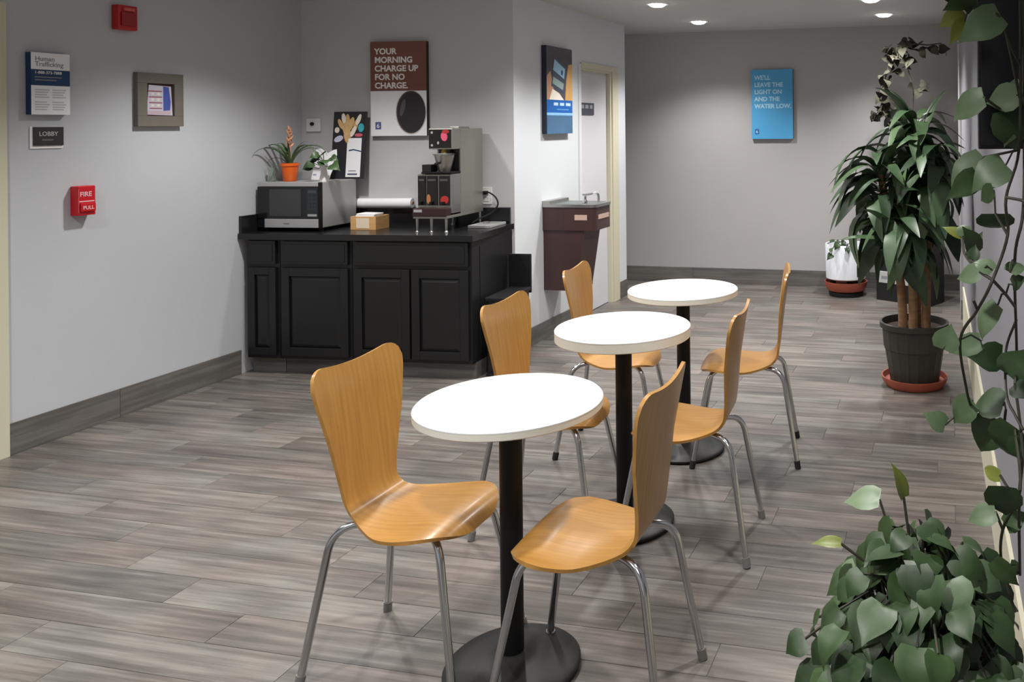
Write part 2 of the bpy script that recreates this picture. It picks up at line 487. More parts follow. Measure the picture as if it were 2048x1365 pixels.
# ================================================================== TABLES
def make_table(name, loc, thick, label, rz=0.0):
    t = empty(name, loc, rz, label, 'table', 'round cafe tables in a row')
    rt, H = 0.2586, 0.76
    MB().lathe([(0, H), (rt - 0.004, H), (rt, H - 0.004), (rt, H - 0.007), (0, H - 0.007)], 64).build('tabletop', M_white, t, True)
    MB().lathe([(0, H - 0.007), (rt - 0.0005, H - 0.007), (rt - 0.0005, H - thick + 0.003), (rt - 0.004, H - thick), (0, H - thick)], 64).build('edge_band', M_edge, t, True)
    MB().lathe([(0, H - thick), (0.085, H - thick), (0.08, H - thick - 0.01), (0.04, H - thick - 0.02), (0, H - thick - 0.02)], 24).build('mounting_plate', M_blackmetal, t, True)
    MB().lathe([(0, 0.03), (0.0315, 0.03), (0.0315, H - thick - 0.01), (0, H - thick - 0.01)], 28).build('pole', M_blackmetal, t, True)
    rb = 0.188
    MB().lathe([(0, 0.004), (rb - 0.01, 0.004), (rb, 0.008), (rb, 0.016), (rb - 0.006, 0.022), (rb * 0.72, 0.031), (rb * 0.4, 0.040), (0.05, 0.045), (0.038, 0.052), (0.03, 0.054), (0, 0.054)], 56).build('base', M_basemetal, t, True)
    for k in range(4):
        a = k * math.pi / 2 + 0.6
        MB().lathe([(0, 0), (0.014, 0), (0.014, 0.006), (0, 0.006)], 12, (math.cos(a) * 0.15, math.sin(a) * 0.15, 0)).build('foot_pad', M_rubber, t)
    return t
make_table('cafe_table', (-1.216, 2.189, 0), 0.027, 'nearest round white cafe table on a black pedestal', 0.2)
make_table('cafe_table', (-1.231, 3.079, 0), 0.043, 'middle round white cafe table with the thickest rim', 0.5)
make_table('cafe_table', (-1.232, 3.834, 0), 0.030, 'farthest round white cafe table, nearest the grey end wall', 0.0)

# ================================================================== CHAIRS
def shell_mesh():
    key = [(-0.205, 0.868, 0.188), (-0.190, 0.80, 0.190), (-0.176, 0.70, 0.166), (-0.163, 0.60, 0.139), (-0.152, 0.52, 0.119), (-0.140, 0.472, 0.113),
           (-0.112, 0.443, 0.122), (-0.065, 0.433, 0.150), (-0.005, 0.432, 0.183), (0.06, 0.437, 0.197), (0.115, 0.444, 0.194), (0.158, 0.442, 0.182), (0.19, 0.428, 0.165), (0.210, 0.404, 0.148)]
    P = catmull(key, 8)
    S = [0.0]
    for a, b in zip(P[:-1], P[1:]):
        S.append(S[-1] + math.hypot(b[0] - a[0], b[1] - a[1]))
    L = S[-1]
    def at(s):
        s = min(max(s, 0), L)
        for i in range(len(S) - 1):
            if s <= S[i + 1] or i == len(S) - 2:
                k = (s - S[i]) / (S[i + 1] - S[i])
                return tuple(p + (q - p) * k for p, q in zip(P[i], P[i + 1]))
    NU, NV = 26, 60
    grid = []
    for j in range(NV + 1):
        rowv = []
        for i in range(NU + 1):
            t = -1 + 2 * i / NU
            t = math.copysign(1 - (1 - abs(t)) ** 1.25, t)
            a = abs(t)
            r0 = 0.30
            e = max(0.0, (a - (1 - r0)) / r0)
            top = 0.020 * (1 - t * t) ** 1.5 + 0.052 * (1 - math.sqrt(max(0, 1 - e * e)))
            r1 = 0.75
            e1 = max(0.0, (a - (1 - r1)) / r1)
            bot = 0.115 * (1 - math.sqrt(max(0, 1 - e1 * e1)))
            s = top + (L - top - bot) * (j / NV)
            x, z, w = at(s)
            yy = t * w
            fb = max(0.0, min(1.0, (z - 0.47) / 0.2))
            x += 0.016 * t * t * fb
            if x > -0.1 and z < 0.47:
                z -= 0.007 * t * t * min(1.0, (x + 0.1) / 0.1)
            rowv.append(Vector((x, yy, z)))
        grid.append(rowv)
    th = 0.010
    vs = []; fs = []
    n = NU + 1
    nor = []
    for j in range(NV + 1):
        for i in range(n):
            du = grid[j][min(i + 1, NU)] - grid[j][max(i - 1, 0)]
            dv = grid[min(j + 1, NV)][i] - grid[max(j - 1, 0)][i]
            nn = dv.cross(du)
            nor.append(nn.normalized() if nn.length > 1e-9 else Vector((0, 0, 1)))
    up_ = [grid[j][i] for j in range(NV + 1) for i in range(n)]
    dn = [p - q * th for p, q in zip(up_, nor)]
    N = len(up_)
    vs = up_ + dn
    for j in range(NV):
        for i in range(NU):
            a = j * n + i
            fs.append((a, a + 1, a + n + 1, a + n)); fs.append((N + a, N + a + n, N + a + n + 1, N + a + 1))
    border = [i for i in range(n)] + [j * n + NU for j in range(1, NV + 1)] + [NV * n + i for i in range(NU - 1, -1, -1)] + [j * n for j in range(NV - 1, 0, -1)]
    for a, b in zip(border, border[1:] + border[:1]):
        fs.append((a, b, N + b, N + a))
    m = MB().add(vs, fs).mesh('seat_shell', True)
    m.materials.append(M_ply)
    return m
SHELL = shell_mesh()

def leg_path(sx, sy):
    # under the seat, out to the bend, then down and out to the foot
    a = Vector((sx * 0.03, sy * 0.05, 0.418)); c = Vector((sx * 0.158 + (0.0 if sx > 0 else -0.012), sy * 0.132, 0.417)); f = Vector((sx * 0.235, sy * 0.188, 0.008))
    d1 = (a - c).normalized(); d2 = (f - c).normalized(); rr = 0.065
    p0 = c + d1 * rr; p2 = c + d2 * rr
    pts = [a, p0]
    for k in range(1, 9):
        t = k / 9
        pts.append(p0 * (1 - t) ** 2 + c * 2 * t * (1 - t) + p2 * t * t)
    pts += [p2, f]
    return pts
LEGS = []
FEET = []
for sx in (-1, 1):
    for sy in (-1, 1):
        pp = leg_path(sx, sy)
        m = MB().tube(pp, 0.0108, 12).mesh('leg', True); m.materials.append(M_chrome); LEGS.append(m)
        d = (pp[-1] - pp[-2]).normalized()
        m = MB().tube([pp[-1] - d * 0.026, pp[-1] - d * 0.004, Vector(pp[-1]) + d * 0.006], 0.0135, 10).mesh('rubber_foot', True)
        m.materials.append(M_rubber); FEET.append(m)
M_glide = mat('grey_glide', rgb(120, 118, 116), 0.5)
FEET_GREY = {}
for m in FEET:
    g_ = m.copy(); g_.materials.clear(); g_.materials.append(M_glide); FEET_GREY[m.name] = g_
PLATE = MB().box(-0.075, 0.075, -0.06, 0.06, 0.405, 0.424, 0.004).mesh('mounting_plate'); PLATE.materials.append(M_blackmetal)

def make_chair():
    t = empty('cafe_chair', (0, 0, 0))
    place('seat_shell', SHELL, t)
    for m, f in zip(LEGS, FEET):
        l = place('leg', m, t); place('rubber_foot', f, l)
    place('mounting_plate', PLATE, t)
    return t
CH = [(-1.515, 2.185, 0.0, 'honey plywood cafe chair nearest the camera, left of the nearest table'),
      (-0.935, 2.146, 180 + 1.0, 'honey plywood cafe chair nearest the camera on the right, turned back to the planter'),
      (-1.512, 3.035, 2.0, 'honey plywood cafe chair left of the middle table, in front of the black bin'),
      (-0.945, 3.02, 180 + 4.5, 'honey plywood cafe chair right of the middle table'),
      (-1.568, 3.82, 6.7, 'honey plywood cafe chair left of the farthest table, before the drinking fountain'),
      (-0.935, 3.86, 180 + 10.5, 'honey plywood cafe chair right of the farthest table, seen nearly edge-on')]
proto = make_chair(); CHAIRS = []
for i, (x, y, a, lb) in enumerate(CH):
    c = proto if i == 0 else copy_tree(proto)
    c.location = (x, y, 0); c.rotation_euler = (0, 0, R(a))
    tag(c, lb, 'chair', 'bent plywood cafe chairs')
    CHAIRS.append(c)
for c in CHAIRS[:4]:                            # the nearer four stand on grey glides, the far two on black ones
    for l_ in c.children:
        for f_ in l_.children:
            f_.data = FEET_GREY.get(f_.data.name, f_.data)

# ================================================================== COFFEE COUNTER
CA = R(4.2)
CU = Vector((math.cos(CA), math.sin(CA), 0)); CV = Vector((-math.sin(CA), math.cos(CA), 0)); C0 = Vector((-2.81, 4.60, 0))
def cf(u, v, z=0.0):
    return C0 + CU * u + CV * v + Vector((0, 0, z))
ZT = 0.88

def panel_front(mb, x0, x1, z0, z1, y, frame=0.05):
    """raised-panel front: frame, groove and raised field; front plane at y"""
    mb.box(x0, x1, y, y + 0.018, z0, z1, 0.003)
def door_part(parent, x0, x1, z0, z1, frame, name='door'):
    d = MB().box(x0, x0 + frame, -0.019, 0, z0, z1, 0.003).box(x1 - frame, x1, -0.019, 0, z0, z1, 0.003)
    d.box(x0 + frame, x1 - frame, -0.019, 0, z1 - frame, z1, 0.003).box(x0 + frame, x1 - frame, -0.019, 0, z0, z0 + frame, 0.003)
    d = d.build(name, M_black, parent)
    a, b, c, e = x0 + frame, x1 - frame, z0 + frame, z1 - frame
    g = 0.022
    MB().add([(a, -0.006, c), (b, -0.006, c), (b, -0.006, e), (a, -0.006, e), (a + g, -0.016, c + g), (b - g, -0.016, c + g), (b - g, -0.016, e - g), (a + g, -0.016, e - g)],
             [(4, 5, 6, 7), (0, 1, 5, 4), (1, 2, 6, 5), (2, 3, 7, 6), (3, 0, 4, 7)]).build('raised_panel', M_black, d)
    return d

def cabinet(u0, u1, depth, doors, label):
    """base unit; local x along the front, origin at the front left floor corner"""
    w = u1 - u0
    t = empty('base_cabinet', cf(u0, 0.03), CA, label, 'cabinet', 'black base cabinets under the coffee counter')
    MB().box(0, w, 0, depth, 0.10, ZT - 0.036).build('body', M_black, t)
    MB().box(0, w, 0.045, depth, 0, 0.10).build('toe_kick', M_basetile, t)
    m = 0.018
    dr = MB().box(m, w - m, -0.019, 0, 0.69, 0.835, 0.004).build('drawer_front', M_black, t)
    MB().box(m + 0.02, w - m - 0.02, -0.022, -0.019, 0.71, 0.815, 0.0012).build('drawer_field', M_black, dr)
    n = doors; gap = 0.012
    dw = (w - 2 * m - (n - 1) * gap) / n
    for k in range(n):
        x = m + k * (dw + gap)
        door_part(t, x, x + dw, 0.122, 0.668, 0.052 if dw > 0.25 else 0.045)
    return t
cabinet(-1.502, -1.277, 0.42, 1, 'narrow black base cabinet against the left wall')
cabinet(-1.273, -0.788, 0.53, 1, 'black base cabinet with a single wide door under the microwave')
c3 = cabinet(-0.784, -0.004, 0.56, 2, 'wide black base cabinet with two doors under the coffee machine')
MB().box(0.78, 0.783, 0.10, 0.46, 0.14, 0.80, 0.001).build('side_panel', M_black, c3)

ct = empty('countertop', cf(-0.75, 0.3), 0, 'black laminate countertop with backsplash on the coffee cabinets', 'countertop')
ctl = ct.location.copy()
def wl_poly(pts):
    return [(p[0] - ctl.x, p[1] - ctl.y) for p in pts]
fl = cf(-1.537, -0.002); frr = cf(0.018, -0.002)
bl_w = (-4.346, 5.028); br_w = (-2.868, 5.24)
frb = cf(0.018, 0.628)
MB().prism(wl_poly([(-4.346, fl.y), (frr.x, frr.y), (br_w[0], br_w[1] - 0.004), (bl_w[0], bl_w[1])]), ZT - 0.036, ZT).build('worktop', M_counter, ct)
e0 = Vector((*BW_A, 0)); ed = Vector((math.cos(BW_ANG), math.sin(BW_ANG), 0)); en = Vector((math.sin(BW_ANG), -math.cos(BW_ANG), 0))
def bwp(s, off): 
    p = e0 + ed * s + en * off
    return (p.x, p.y)
MB().prism(wl_poly([bwp(0.006, 0.022), bwp(1.47, 0.022), bwp(1.47, 0.002), bwp(0.006, 0.002)]), ZT, ZT + 0.108).build('backsplash', M_counter, ct)
MB().prism(wl_poly([(-4.346, fl.y + 0.01), (-4.326, fl.y + 0.01), (-4.326, 5.012), (-4.346, 5.012)]), ZT, ZT + 0.108).build('sidesplash', M_counter, ct)

# ------------------------------------------------------------------ microwave
mw = empty('microwave', cf(-1.500, 0.13, ZT), CA, 'silver and black microwave oven on the counter by the left wall', 'microwave')
W_, D_, B_, T_ = 0.437, 0.36, 0.022, 0.312
MB().box(0, W_, 0.012, D_, B_, T_, 0.004).build('casing', M_silver, mw)
M_mwblack = mat('microwave_black_glass', rgb(20, 22, 24), 0.15)
M_mwwin = mat('microwave_window_mesh', rgb(56, 56, 58), 0.3, noise=0.1, nscale=200)
dr = MB().box(0.0, W_ - 0.012, -0.012, 0.012, 0.082, 0.284, 0.003).build('door', M_mwblack, mw)
rect('window', 0.085, 0.305, 0.098, 0.268, -0.0125, M_mwwin, dr)
MB().box(0.0, W_ - 0.012, -0.010, 0.012, 0.286, T_, 0.002).build('top_trim', M_silver, mw)
MB().box(0.05, W_ - 0.012, -0.014, 0.012, 0.024, 0.080, 0.003).build('lower_trim', M_silver, mw)
MB().box(0.0, 0.05, -0.008, 0.012, 0.024, 0.080, 0.002).build('lower_corner', M_mwblack, mw)
MB().box(W_ - 0.012, W_ + 0.001, -0.013, 0.012, 0.022, T_, 0.001).build('edge_strip', M_blackmetal, mw)
cp = rect('control_panel', 0.345, 0.42, 0.095, 0.275, -0.0125, mat('control_panel_black', rgb(30, 36, 38), 0.3), mw)
rect('display', 0.355, 0.412, 0.243, 0.262, -0.0134, mat('display_grey', rgb(58, 66, 66), 0.3), cp)
for r_ in range(4):
    for c_ in range(3):
        rect('button', 0.356 + c_ * 0.02, 0.371 + c_ * 0.02, 0.135 + r_ * 0.024, 0.149 + r_ * 0.024, -0.0134, mat('button_grey', rgb(44, 50, 52), 0.4), cp)
rect('open_button', 0.352, 0.415, 0.097, 0.111, -0.0134, M_silver, cp)
rect('maker_mark', 0.185, 0.225, 0.046, 0.054, -0.0142, mat('mark_grey', rgb(110, 110, 112), 0.4), mw, 0.0004)
for px_ in (0.03, W_ - 0.03):
    for py_ in (0.04, D_ - 0.04):
        MB().lathe([(0, 0), (0.014, 0), (0.012, B_), (0, B_)], 12, (px_, py_, 0)).build('foot', M_rubber, mw)
MWT = ZT + T_

# ------------------------------------------------------------------ things on the microwave
def strap_leaf_mesh(name, n, droop, width, m, fold=0.15, early=False):
    """leaf along +x, length 1, bending downward; local z up"""
    vs = []; fs = []
    ang = 0.0; x = z = 0.0
    for i in range(n + 1):
        t = i / n
        w = width * math.sin(math.pi * min(1, (t * 0.93 + 0.07)) ** 0.75) ** 0.8 if t < 1 else 0.002
        w = max(w, 0.004)
        ca, sa = math.cos(ang), math.sin(ang)
        f = fold * w
        vs += [(x - sa * f, -w, z + f * ca), (x, 0, z), (x - sa * f, w, z + f * ca)]
        if i < n:
            ang -= droop / n * (max(0.15, 1.9 - 2.2 * t) if early else 0.4 + 1.2 * t)
            x += math.cos(ang) / n; z += math.sin(ang) / n
    for i in range(n):
        a = i * 3
        fs += [(a, a + 1, a + 4, a + 3), (a + 1, a + 2, a + 5, a + 4)]
    me = MB().add(vs, fs).mesh(name, False)
    for p in me.polygons: p.use_smooth = True
    me.materials.append(m)
    return me

op = empty('bromeliad_plant', cf(-1.358, 0.235, MWT), CA, 'bromeliad with orange flower spike in an orange pot on the microwave', 'potted plant')
MB().lathe([(0, 0), (0.036, 0), (0.040, 0.004), (0.050, 0.098), (0.056, 0.10), (0.056, 0.118), (0.050, 0.118), (0.047, 0.10), (0, 0.10)], 28).build('pot', M_orange, op, True)
MB().lathe([(0.047, 0.1), (0.03, 0.107), (0, 0.109)], 20).build('soil', M_soil, op, True)
sl = [strap_leaf_mesh('leaf', 9, d, 0.040, M_strap, 0.5) for d in (1.2, 1.9, 2.6)]
random.seed(5)
for k, (az, el, ln, v) in enumerate([(188, 76, 0.29, 2), (172, 84, 0.29, 2), (215, 76, 0.28, 2), (150, 80, 0.26, 1), (5, 74, 0.33, 2), (-15, 78, 0.31, 2), (40, 78, 0.26, 2), (95, 78, 0.22, 1),
                                     (-80, 74, 0.20, 1), (-110, 82, 0.18, 0), (-60, 84, 0.2, 0), (130, 84, 0.19, 0), (70, 84, 0.2, 0), (-160, 80, 0.2, 1), (0, 82, 0.18, 0), (195, 60, 0.17, 2)]):
    place('leaf', sl[v], op, (0.012 * math.cos(R(az)), 0.012 * math.sin(R(az)), 0.105), (0, -R(el), R(az)), (ln, ln * 0.95, ln))
M_spike = mat('orange_bract', rgb(206, 150, 116), 0.5, objvar=0.15)
MB().tube([(0, 0, 0.1), (0.004, 0, 0.2), (0.0, 0, 0.30)], 0.006, 8).build('flower_stalk', M_spike, op, True)
br = MB().lathe([(0, 0), (0.010, 0.012), (0.007, 0.030), (0, 0.045)], 8).mesh('bract', True); br.materials.append(M_spike)
for k in range(14):
    a = k * 2.4; h = 0.21 + 0.009 * k
    place('bract', br, op, (0, 0, h), (R(46 - 2 * k) * math.cos(a), R(46 - 2 * k) * math.sin(a), 0), (0.9, 0.9, 0.9))

gv = empty('glass_vase', cf(-1.462, 0.20, MWT), CA, 'small greenish glass vase left of the orange pot', 'vase')
MB().lathe([(0, 0), (0.022, 0), (0.025, 0.004), (0.019, 0.045), (0.021, 0.085), (0.026, 0.092), (0.023, 0.092), (0.018, 0.084), (0.016, 0.045), (0.021, 0.008), (0, 0.006)], 20).build('vase_body', M_glass, gv, True)
sp = strap_leaf_mesh('leaf', 7, 0.6, 0.03, M_strap, 0.4)
for az, el, ln in ((60, 80, 0.13), (200, 84, 0.12)):
    place('leaf', sp, gv, (0, 0, 0.01), (0, -R(el), R(az)), (ln, ln, ln))

cd = empty('counter_card', cf(-1.306, 0.37, MWT), CA, 'torn-edged white card with blue print standing on the microwave', 'card')
body = MB().prism_xz([(0, 0), (0.125, 0), (0.135, 0.03), (0.15, 0.075), (0.148, 0.13), (0.165, 0.165), (0.158, 0.205), (0.135, 0.2), (0.095, 0.178), (0.075, 0.2), (0.04, 0.212), (0.012, 0.205), (0.0, 0.17), (0.015, 0.14)], -0.004, 0).build('card_sheet', M_paper, cd, False, None, (R(-12), 0, 0))
M_bluetext = mat('blue_print', rgb(126, 136, 190), 0.7)
for i, (x0, x1, z) in enumerate([(0.055, 0.11, 0.10), (0.06, 0.1, 0.088), (0.065, 0.09, 0.076), (0.012, 0.035, 0.03)]):
    rect('printed_line', x0, x1, z, z + 0.007, -0.0044, M_bluetext, body)
rect('grey_patch', 0.1, 0.13, 0.012, 0.03, -0.0044, M_textgrey, body)  # small plain grey patch low on the right of the card

pv = empty('pothos_cutting', cf(-1.092, 0.20, MWT), CA, 'leafy pothos cutting in a slim white vase before the menu board', 'potted plant')
MB().lathe([(0, 0), (0.026, 0), (0.029, 0.006), (0.020, 0.05), (0.017, 0.08), (0.024, 0.108), (0.021, 0.108), (0.014, 0.08), (0, 0.07)], 22).build('vase', mat('white_ceramic', rgb(236, 228, 226), 0.25), pv, True)

def heart_leaf_mesh(name, m, bend=0.5, fold=0.25, wid=0.42):
    """pothos leaf: base at origin, tip at +x = 1, bending down along its length"""
    n = 7; vs = []; fs = []
    prof = [0.0, 0.72, 1.0, 0.97, 0.78, 0.50, 0.20, 0.0]
    back = [0.0, -0.10, -0.05, 0, 0, 0, 0, 0]
    for i in range(n + 1):
        t = i / n
        w = wid * prof[i]
        a = bend * t * t * 0.5
        x = t * math.cos(a); z = -t * math.sin(a)
        vs.append((x, 0, z))
        if 0 < i < n:
            for s in (-1, 1):
                vs.append((x + back[i], s * w * 0.55, z + fold * w * 0.5)); vs.append((x + back[i] * 1.6, s * w, z + fold * w * 0.55))
    # index: centre c[i]; sides
    c = []; sd = []; k = 0
    for i in range(n + 1):
        c.append(k); k += 1
        if 0 < i < n:
            sd.append((k, k + 1, k + 2, k + 3)); k += 4
        else:
            sd.append(None)
    for i in range(n):
        A, Bq = sd[i], sd[i + 1]
        if A is None:
            fs += [(c[i], Bq[0], c[i + 1]), (c[i], Bq[1], Bq[0]), (c[i], c[i + 1], Bq[2]), (c[i], Bq[2], Bq[3])]
        elif Bq is None:
            fs += [(c[i], A[0], c[i + 1]), (A[0], A[1], c[i + 1]), (c[i], c[i + 1], A[2]), (A[2], c[i + 1], A[3])]
        else:
            fs += [(c[i], A[0], Bq[0], c[i + 1]), (A[0], A[1], Bq[1], Bq[0]), (c[i], c[i + 1], Bq[2], A[2]), (A[2], Bq[2], Bq[3], A[3])]
    me = MB().add(vs, fs).mesh(name, False)
    for p in me.polygons: p.use_smooth = True
    me.materials.append(m)
    return me
HEART = {k: [heart_leaf_mesh('leaf', mm, b, f) for b, f in ((0.3, 0.3), (0.8, 0.2), (1.1, 0.35))] for k, mm in (('g', M_leaf), ('p', M_leafpale), ('y', M_leafyellow))}

def orient(direction, roll_=0.0, normal=(0, 0, 1)):
    """euler that sends +x to direction with +z as near as can be to normal"""
    x = Vector(direction).normalized(); n = Vector(normal)
    y = n.cross(x)
    if y.length < 1e-4: y = Vector((0, 1, 0)).cross(x)
    y.normalize(); z = x.cross(y)
    m = Matrix((x, y, z)).transposed() @ Matrix.Rotation(roll_, 3, 'X')
    return m.to_euler()

random.seed(9)
for k, (dx, dy, dz, ln) in enumerate([(-0.13, -0.02, 0.105, 0.065), (-0.09, -0.05, 0.13, 0.07), (-0.04, -0.03, 0.19, 0.06), (0.02, -0.04, 0.195, 0.07), (0.06, -0.05, 0.155, 0.07), (0.13, -0.05, 0.12, 0.085),
                                      (-0.06, 0.0, 0.16, 0.06), (0.03, -0.05, 0.14, 0.07), (0.09, 0.0, 0.17, 0.06), (-0.1, 0.02, 0.155, 0.055)]):
    b = Vector((dx * 0.55, dy * 0.5, dz * 0.9)); tip = Vector((dx, dy, dz)) - b
    MB().tube([(0, 0, 0.1), tuple(b * 0.5 + Vector((0, 0, dz * 0.35))), tuple(b)], 0.0022, 5).build('stem', M_stem, pv, True)
    place('leaf', HEART['g'][k % 3], pv, b, orient(tip + Vector((0, -0.02, -0.02)), random.uniform(-0.5, 0.5), (0, -0.8, 0.6)), (ln, ln * 1.1, ln))

# menu board standing on the microwave, leaning on the wall
mb = empty('menu_board', cf(-1.238, 0.475, MWT), CA, 'black-edged breakfast menu board standing on the microwave', 'menu board')
tilt = (R(-6), 0, 0)
bd = MB().box(0, 0.24, -0.006, 0.006, 0, 0.455, 0.001).build('board', mat('menu_black', rgb(38, 36, 40), 0.5), mb, False, None, tilt)
Y_ = -0.0062
def blob(name, cx, cz, rx, rz_, m, ang=0.0, y=Y_, par=None, n=12, t=0.0006):
    pts = [(cx + rx * math.cos(2 * math.pi * k / n) * math.cos(ang) - rz_ * math.sin(2 * math.pi * k / n) * math.sin(ang),
            cz + rx * math.cos(2 * math.pi * k / n) * math.sin(ang) + rz_ * math.sin(2 * math.pi * k / n) * math.cos(ang)) for k in range(n)]
    return MB().prism_xz(pts, y - t, y).build(name, m, par)
M_bread = mat('print_bread', rgb(214, 174, 120), 0.7, noise=0.15, nscale=60)
M_cream2 = mat('print_cream', rgb(238, 228, 214), 0.7)
M_teal = mat('print_teal', rgb(60, 176, 184), 0.7)
M_pink = mat('print_pink', rgb(206, 92, 110), 0.7)
blob('bread_print', 0.09, 0.345, 0.022, 0.055, M_bread, 0.25, Y_, bd)
blob('bread_print', 0.13, 0.37, 0.02, 0.05, M_bread, -0.3, Y_ - 0.0004, bd)
blob('bread_print', 0.165, 0.36, 0.016, 0.045, M_bread, -0.2, Y_, bd)
blob('cream_print', 0.075, 0.41, 0.016, 0.035, M_cream2, 0.2, Y_ - 0.0006, bd)
blob('cream_print', 0.12, 0.30, 0.018, 0.03, M_bread, 0.1, Y_ - 0.0006, bd)
blob('cream_print', 0.03, 0.33, 0.018, 0.02, M_cream2, 0, Y_, bd)
blob('fruit_print', 0.205, 0.345, 0.022, 0.03, M_teal, 0, Y_, bd)
blob('fruit_print', 0.19, 0.295, 0.03, 0.012, M_pink, 0, Y_, bd)
blob('cloth_print', 0.045, 0.27, 0.035, 0.02, mat('print_lilac', rgb(206, 206, 226), 0.7), 0.4, Y_, bd)
for cx, cz, a_ in ((0.055, 0.37, 0.5), (0.105, 0.40, 0.1), (0.15, 0.32, -0.4), (0.185, 0.40, -0.35), (0.1, 0.28, 0.3)):
    blob('bread_print', cx, cz, 0.015, 0.04, M_bread if a_ > 0 else M_cream2, a_, Y_ - 0.0008, bd)
rect('white_field', 0.11, 0.215, 0.012, 0.275, Y_, M_paper, bd)
MB().prism_xz([(0.125, 0.185), (0.16, 0.192), (0.215, 0.18), (0.215, 0.188), (0.16, 0.2), (0.125, 0.195)], Y_ - 0.0014, Y_ - 0.0008).build('arc_print', M_navy, bd)
rect('printed_line', 0.125, 0.195, 0.025, 0.036, Y_ - 0.0009, mat('print_slate', rgb(90, 94, 120), 0.7), bd)
rect('printed_line', 0.13, 0.185, 0.05, 0.056, Y_ - 0.0009, M_textgrey, bd)

# ------------------------------------------------------------------ napkin box, paper roll
nb = empty('napkin_box', cf(-0.935, 0.235, ZT), CA, 'light wooden box holding white napkins on the counter', 'napkin box')
M_pine = mat('pine_wood', rgb(206, 160, 104), 0.55, noise=0.12, nscale=6, stretch=(1, 1, 8))
MB().box(0, 0.175, 0, 0.01, 0, 0.085, 0.001).build('front_board', M_pine, nb); MB().box(0, 0.175, 0.14, 0.15, 0, 0.085, 0.001).build('back_board', M_pine, nb)
for x in (0, 0.165):
    MB().box(x, x + 0.01, 0.01, 0.14, 0, 0.085, 0.001).build('side_board', M_pine, nb)
MB().box(0.01, 0.165, 0.01, 0.14, 0, 0.008).build('bottom_board', M_pine, nb)
MB().box(0.04, 0.13, -0.0012, 0, 0.01, 0.075, 0.0003).build('paper_slip', mat('pale_paper', rgb(226, 208, 184), 0.7), nb)
np_ = empty('napkin_stack', cf(-0.918, 0.25, ZT + 0.009), CA, 'stack of white paper napkins in the wooden box', 'napkins')
random.seed(2)
for k in range(9):
    o = MB().box(0, 0.125, 0, 0.105, 0, 0.009, 0.002).build('napkin', M_paper, np_, False, (random.uniform(0.0, 0.012), random.uniform(0.0, 0.01), k * 0.0105), (R(random.uniform(-1.2, 1.2)), R(random.uniform(-1.5, 1.5)), R(random.uniform(-3, 3))))
pr_c = Vector((*bwp(0.60, 0.034), ZT + 0.108 + 0.0335))
pr = empty('paper_roll', pr_c - Vector((0, 0, 0.0335)), BW_ANG, 'long white paper roll lying on the backsplash behind the napkins', 'paper roll')
MB().lathe([(0.012, -0.2), (0.033, -0.2), (0.0335, -0.197), (0.0335, 0.197), (0.033, 0.2), (0.012, 0.2)], 28).build('roll_body', M_paper, pr, True, (0, 0, 0.0335), (0, R(90), 0))
MB().lathe([(0.010, -0.205), (0.012, -0.205), (0.012, 0.205), (0.010, 0.205)], 18).build('core_tube', mat('cardboard', rgb(176, 146, 108), 0.8), pr, True, (0, 0, 0.0335), (0, R(90), 0))

# ------------------------------------------------------------------ coffee machine
cm = empty('coffee_machine', cf(-0.452, 0.19, ZT), CA, 'stainless coffee machine with black dispensing fronts on the counter', 'coffee machine')
M_cmblack = mat('coffee_black_panel', rgb(24, 22, 24), 0.25)
M_cmred = mat('coffee_print_red', rgb(170, 40, 40), 0.5); M_cmpink = mat('coffee_print_pink', rgb(214, 84, 112), 0.5); M_cmbrown = mat('coffee_print_amber', rgb(170, 108, 66), 0.5)
M_steeldark = mat('steel_warm', rgb(166, 164, 156), 0.42, 0.85)
# tall rear housing and right side
MB().box(0.085, 0.246, 0.10, 0.40, 0.10, 0.645, 0.004).build('housing', M_steeldark, cm)
hd = MB().box(0.085, 0.246, 0.0, 0.10, 0.515, 0.645, 0.004).build('head', M_steeldark, cm)
fp = rect('display_front', 0.088, 0.236, 0.522, 0.638, -0.0005, M_cmblack, hd)
blob('flower_print', 0.19, 0.595, 0.022, 0.03, M_cmpink, 0.2, -0.0014, fp)
blob('flower_print', 0.20, 0.625, 0.025, 0.012, M_cmred, 0, -0.0014, fp)
for z in (0.54, 0.62):
    blob('indicator', 0.108, z, 0.008, 0.008, M_silver, 0, -0.0014, fp)
blob('indicator', 0.15, 0.555, 0.007, 0.01, M_silver, 0, -0.0014, fp)
MB().box(0.15, 0.215, 0.14, 0.28, 0.645, 0.657, 0.003).build('top_lid', M_steel, cm)
# brew recess: dark back, steel funnel
MB().box(0.10, 0.236, 0.092, 0.10, 0.375, 0.515).build('recess_back', M_cmblack, cm)
MB().lathe([(0.0, 0.372), (0.034, 0.372), (0.040, 0.385), (0.058, 0.46), (0.062, 0.478), (0.056, 0.478), (0.034, 0.388), (0, 0.386)], 24, (0.168, 0.04, 0)).build('brew_funnel', M_steel, cm, True)
MB().box(0.12, 0.215, -0.02, 0.10, 0.478, 0.490, 0.003).build('funnel_rail', M_steel, cm)
MB().tube([(0.168, -0.018, 0.43), (0.168, -0.07, 0.425)], 0.008, 8).build('funnel_handle', M_blackmetal, cm, True)
MB().lathe([(0, 0.49), (0.02, 0.49), (0.012, 0.515), (0, 0.515)], 14, (0.168, 0.04, 0)).build('spray_head', mat('amber_plastic', rgb(150, 120, 50), 0.3), cm, True)
MB().box(0.05, 0.246, -0.03, 0.10, 0.362, 0.374, 0.003).build('brew_shelf', M_blackmetal, cm)
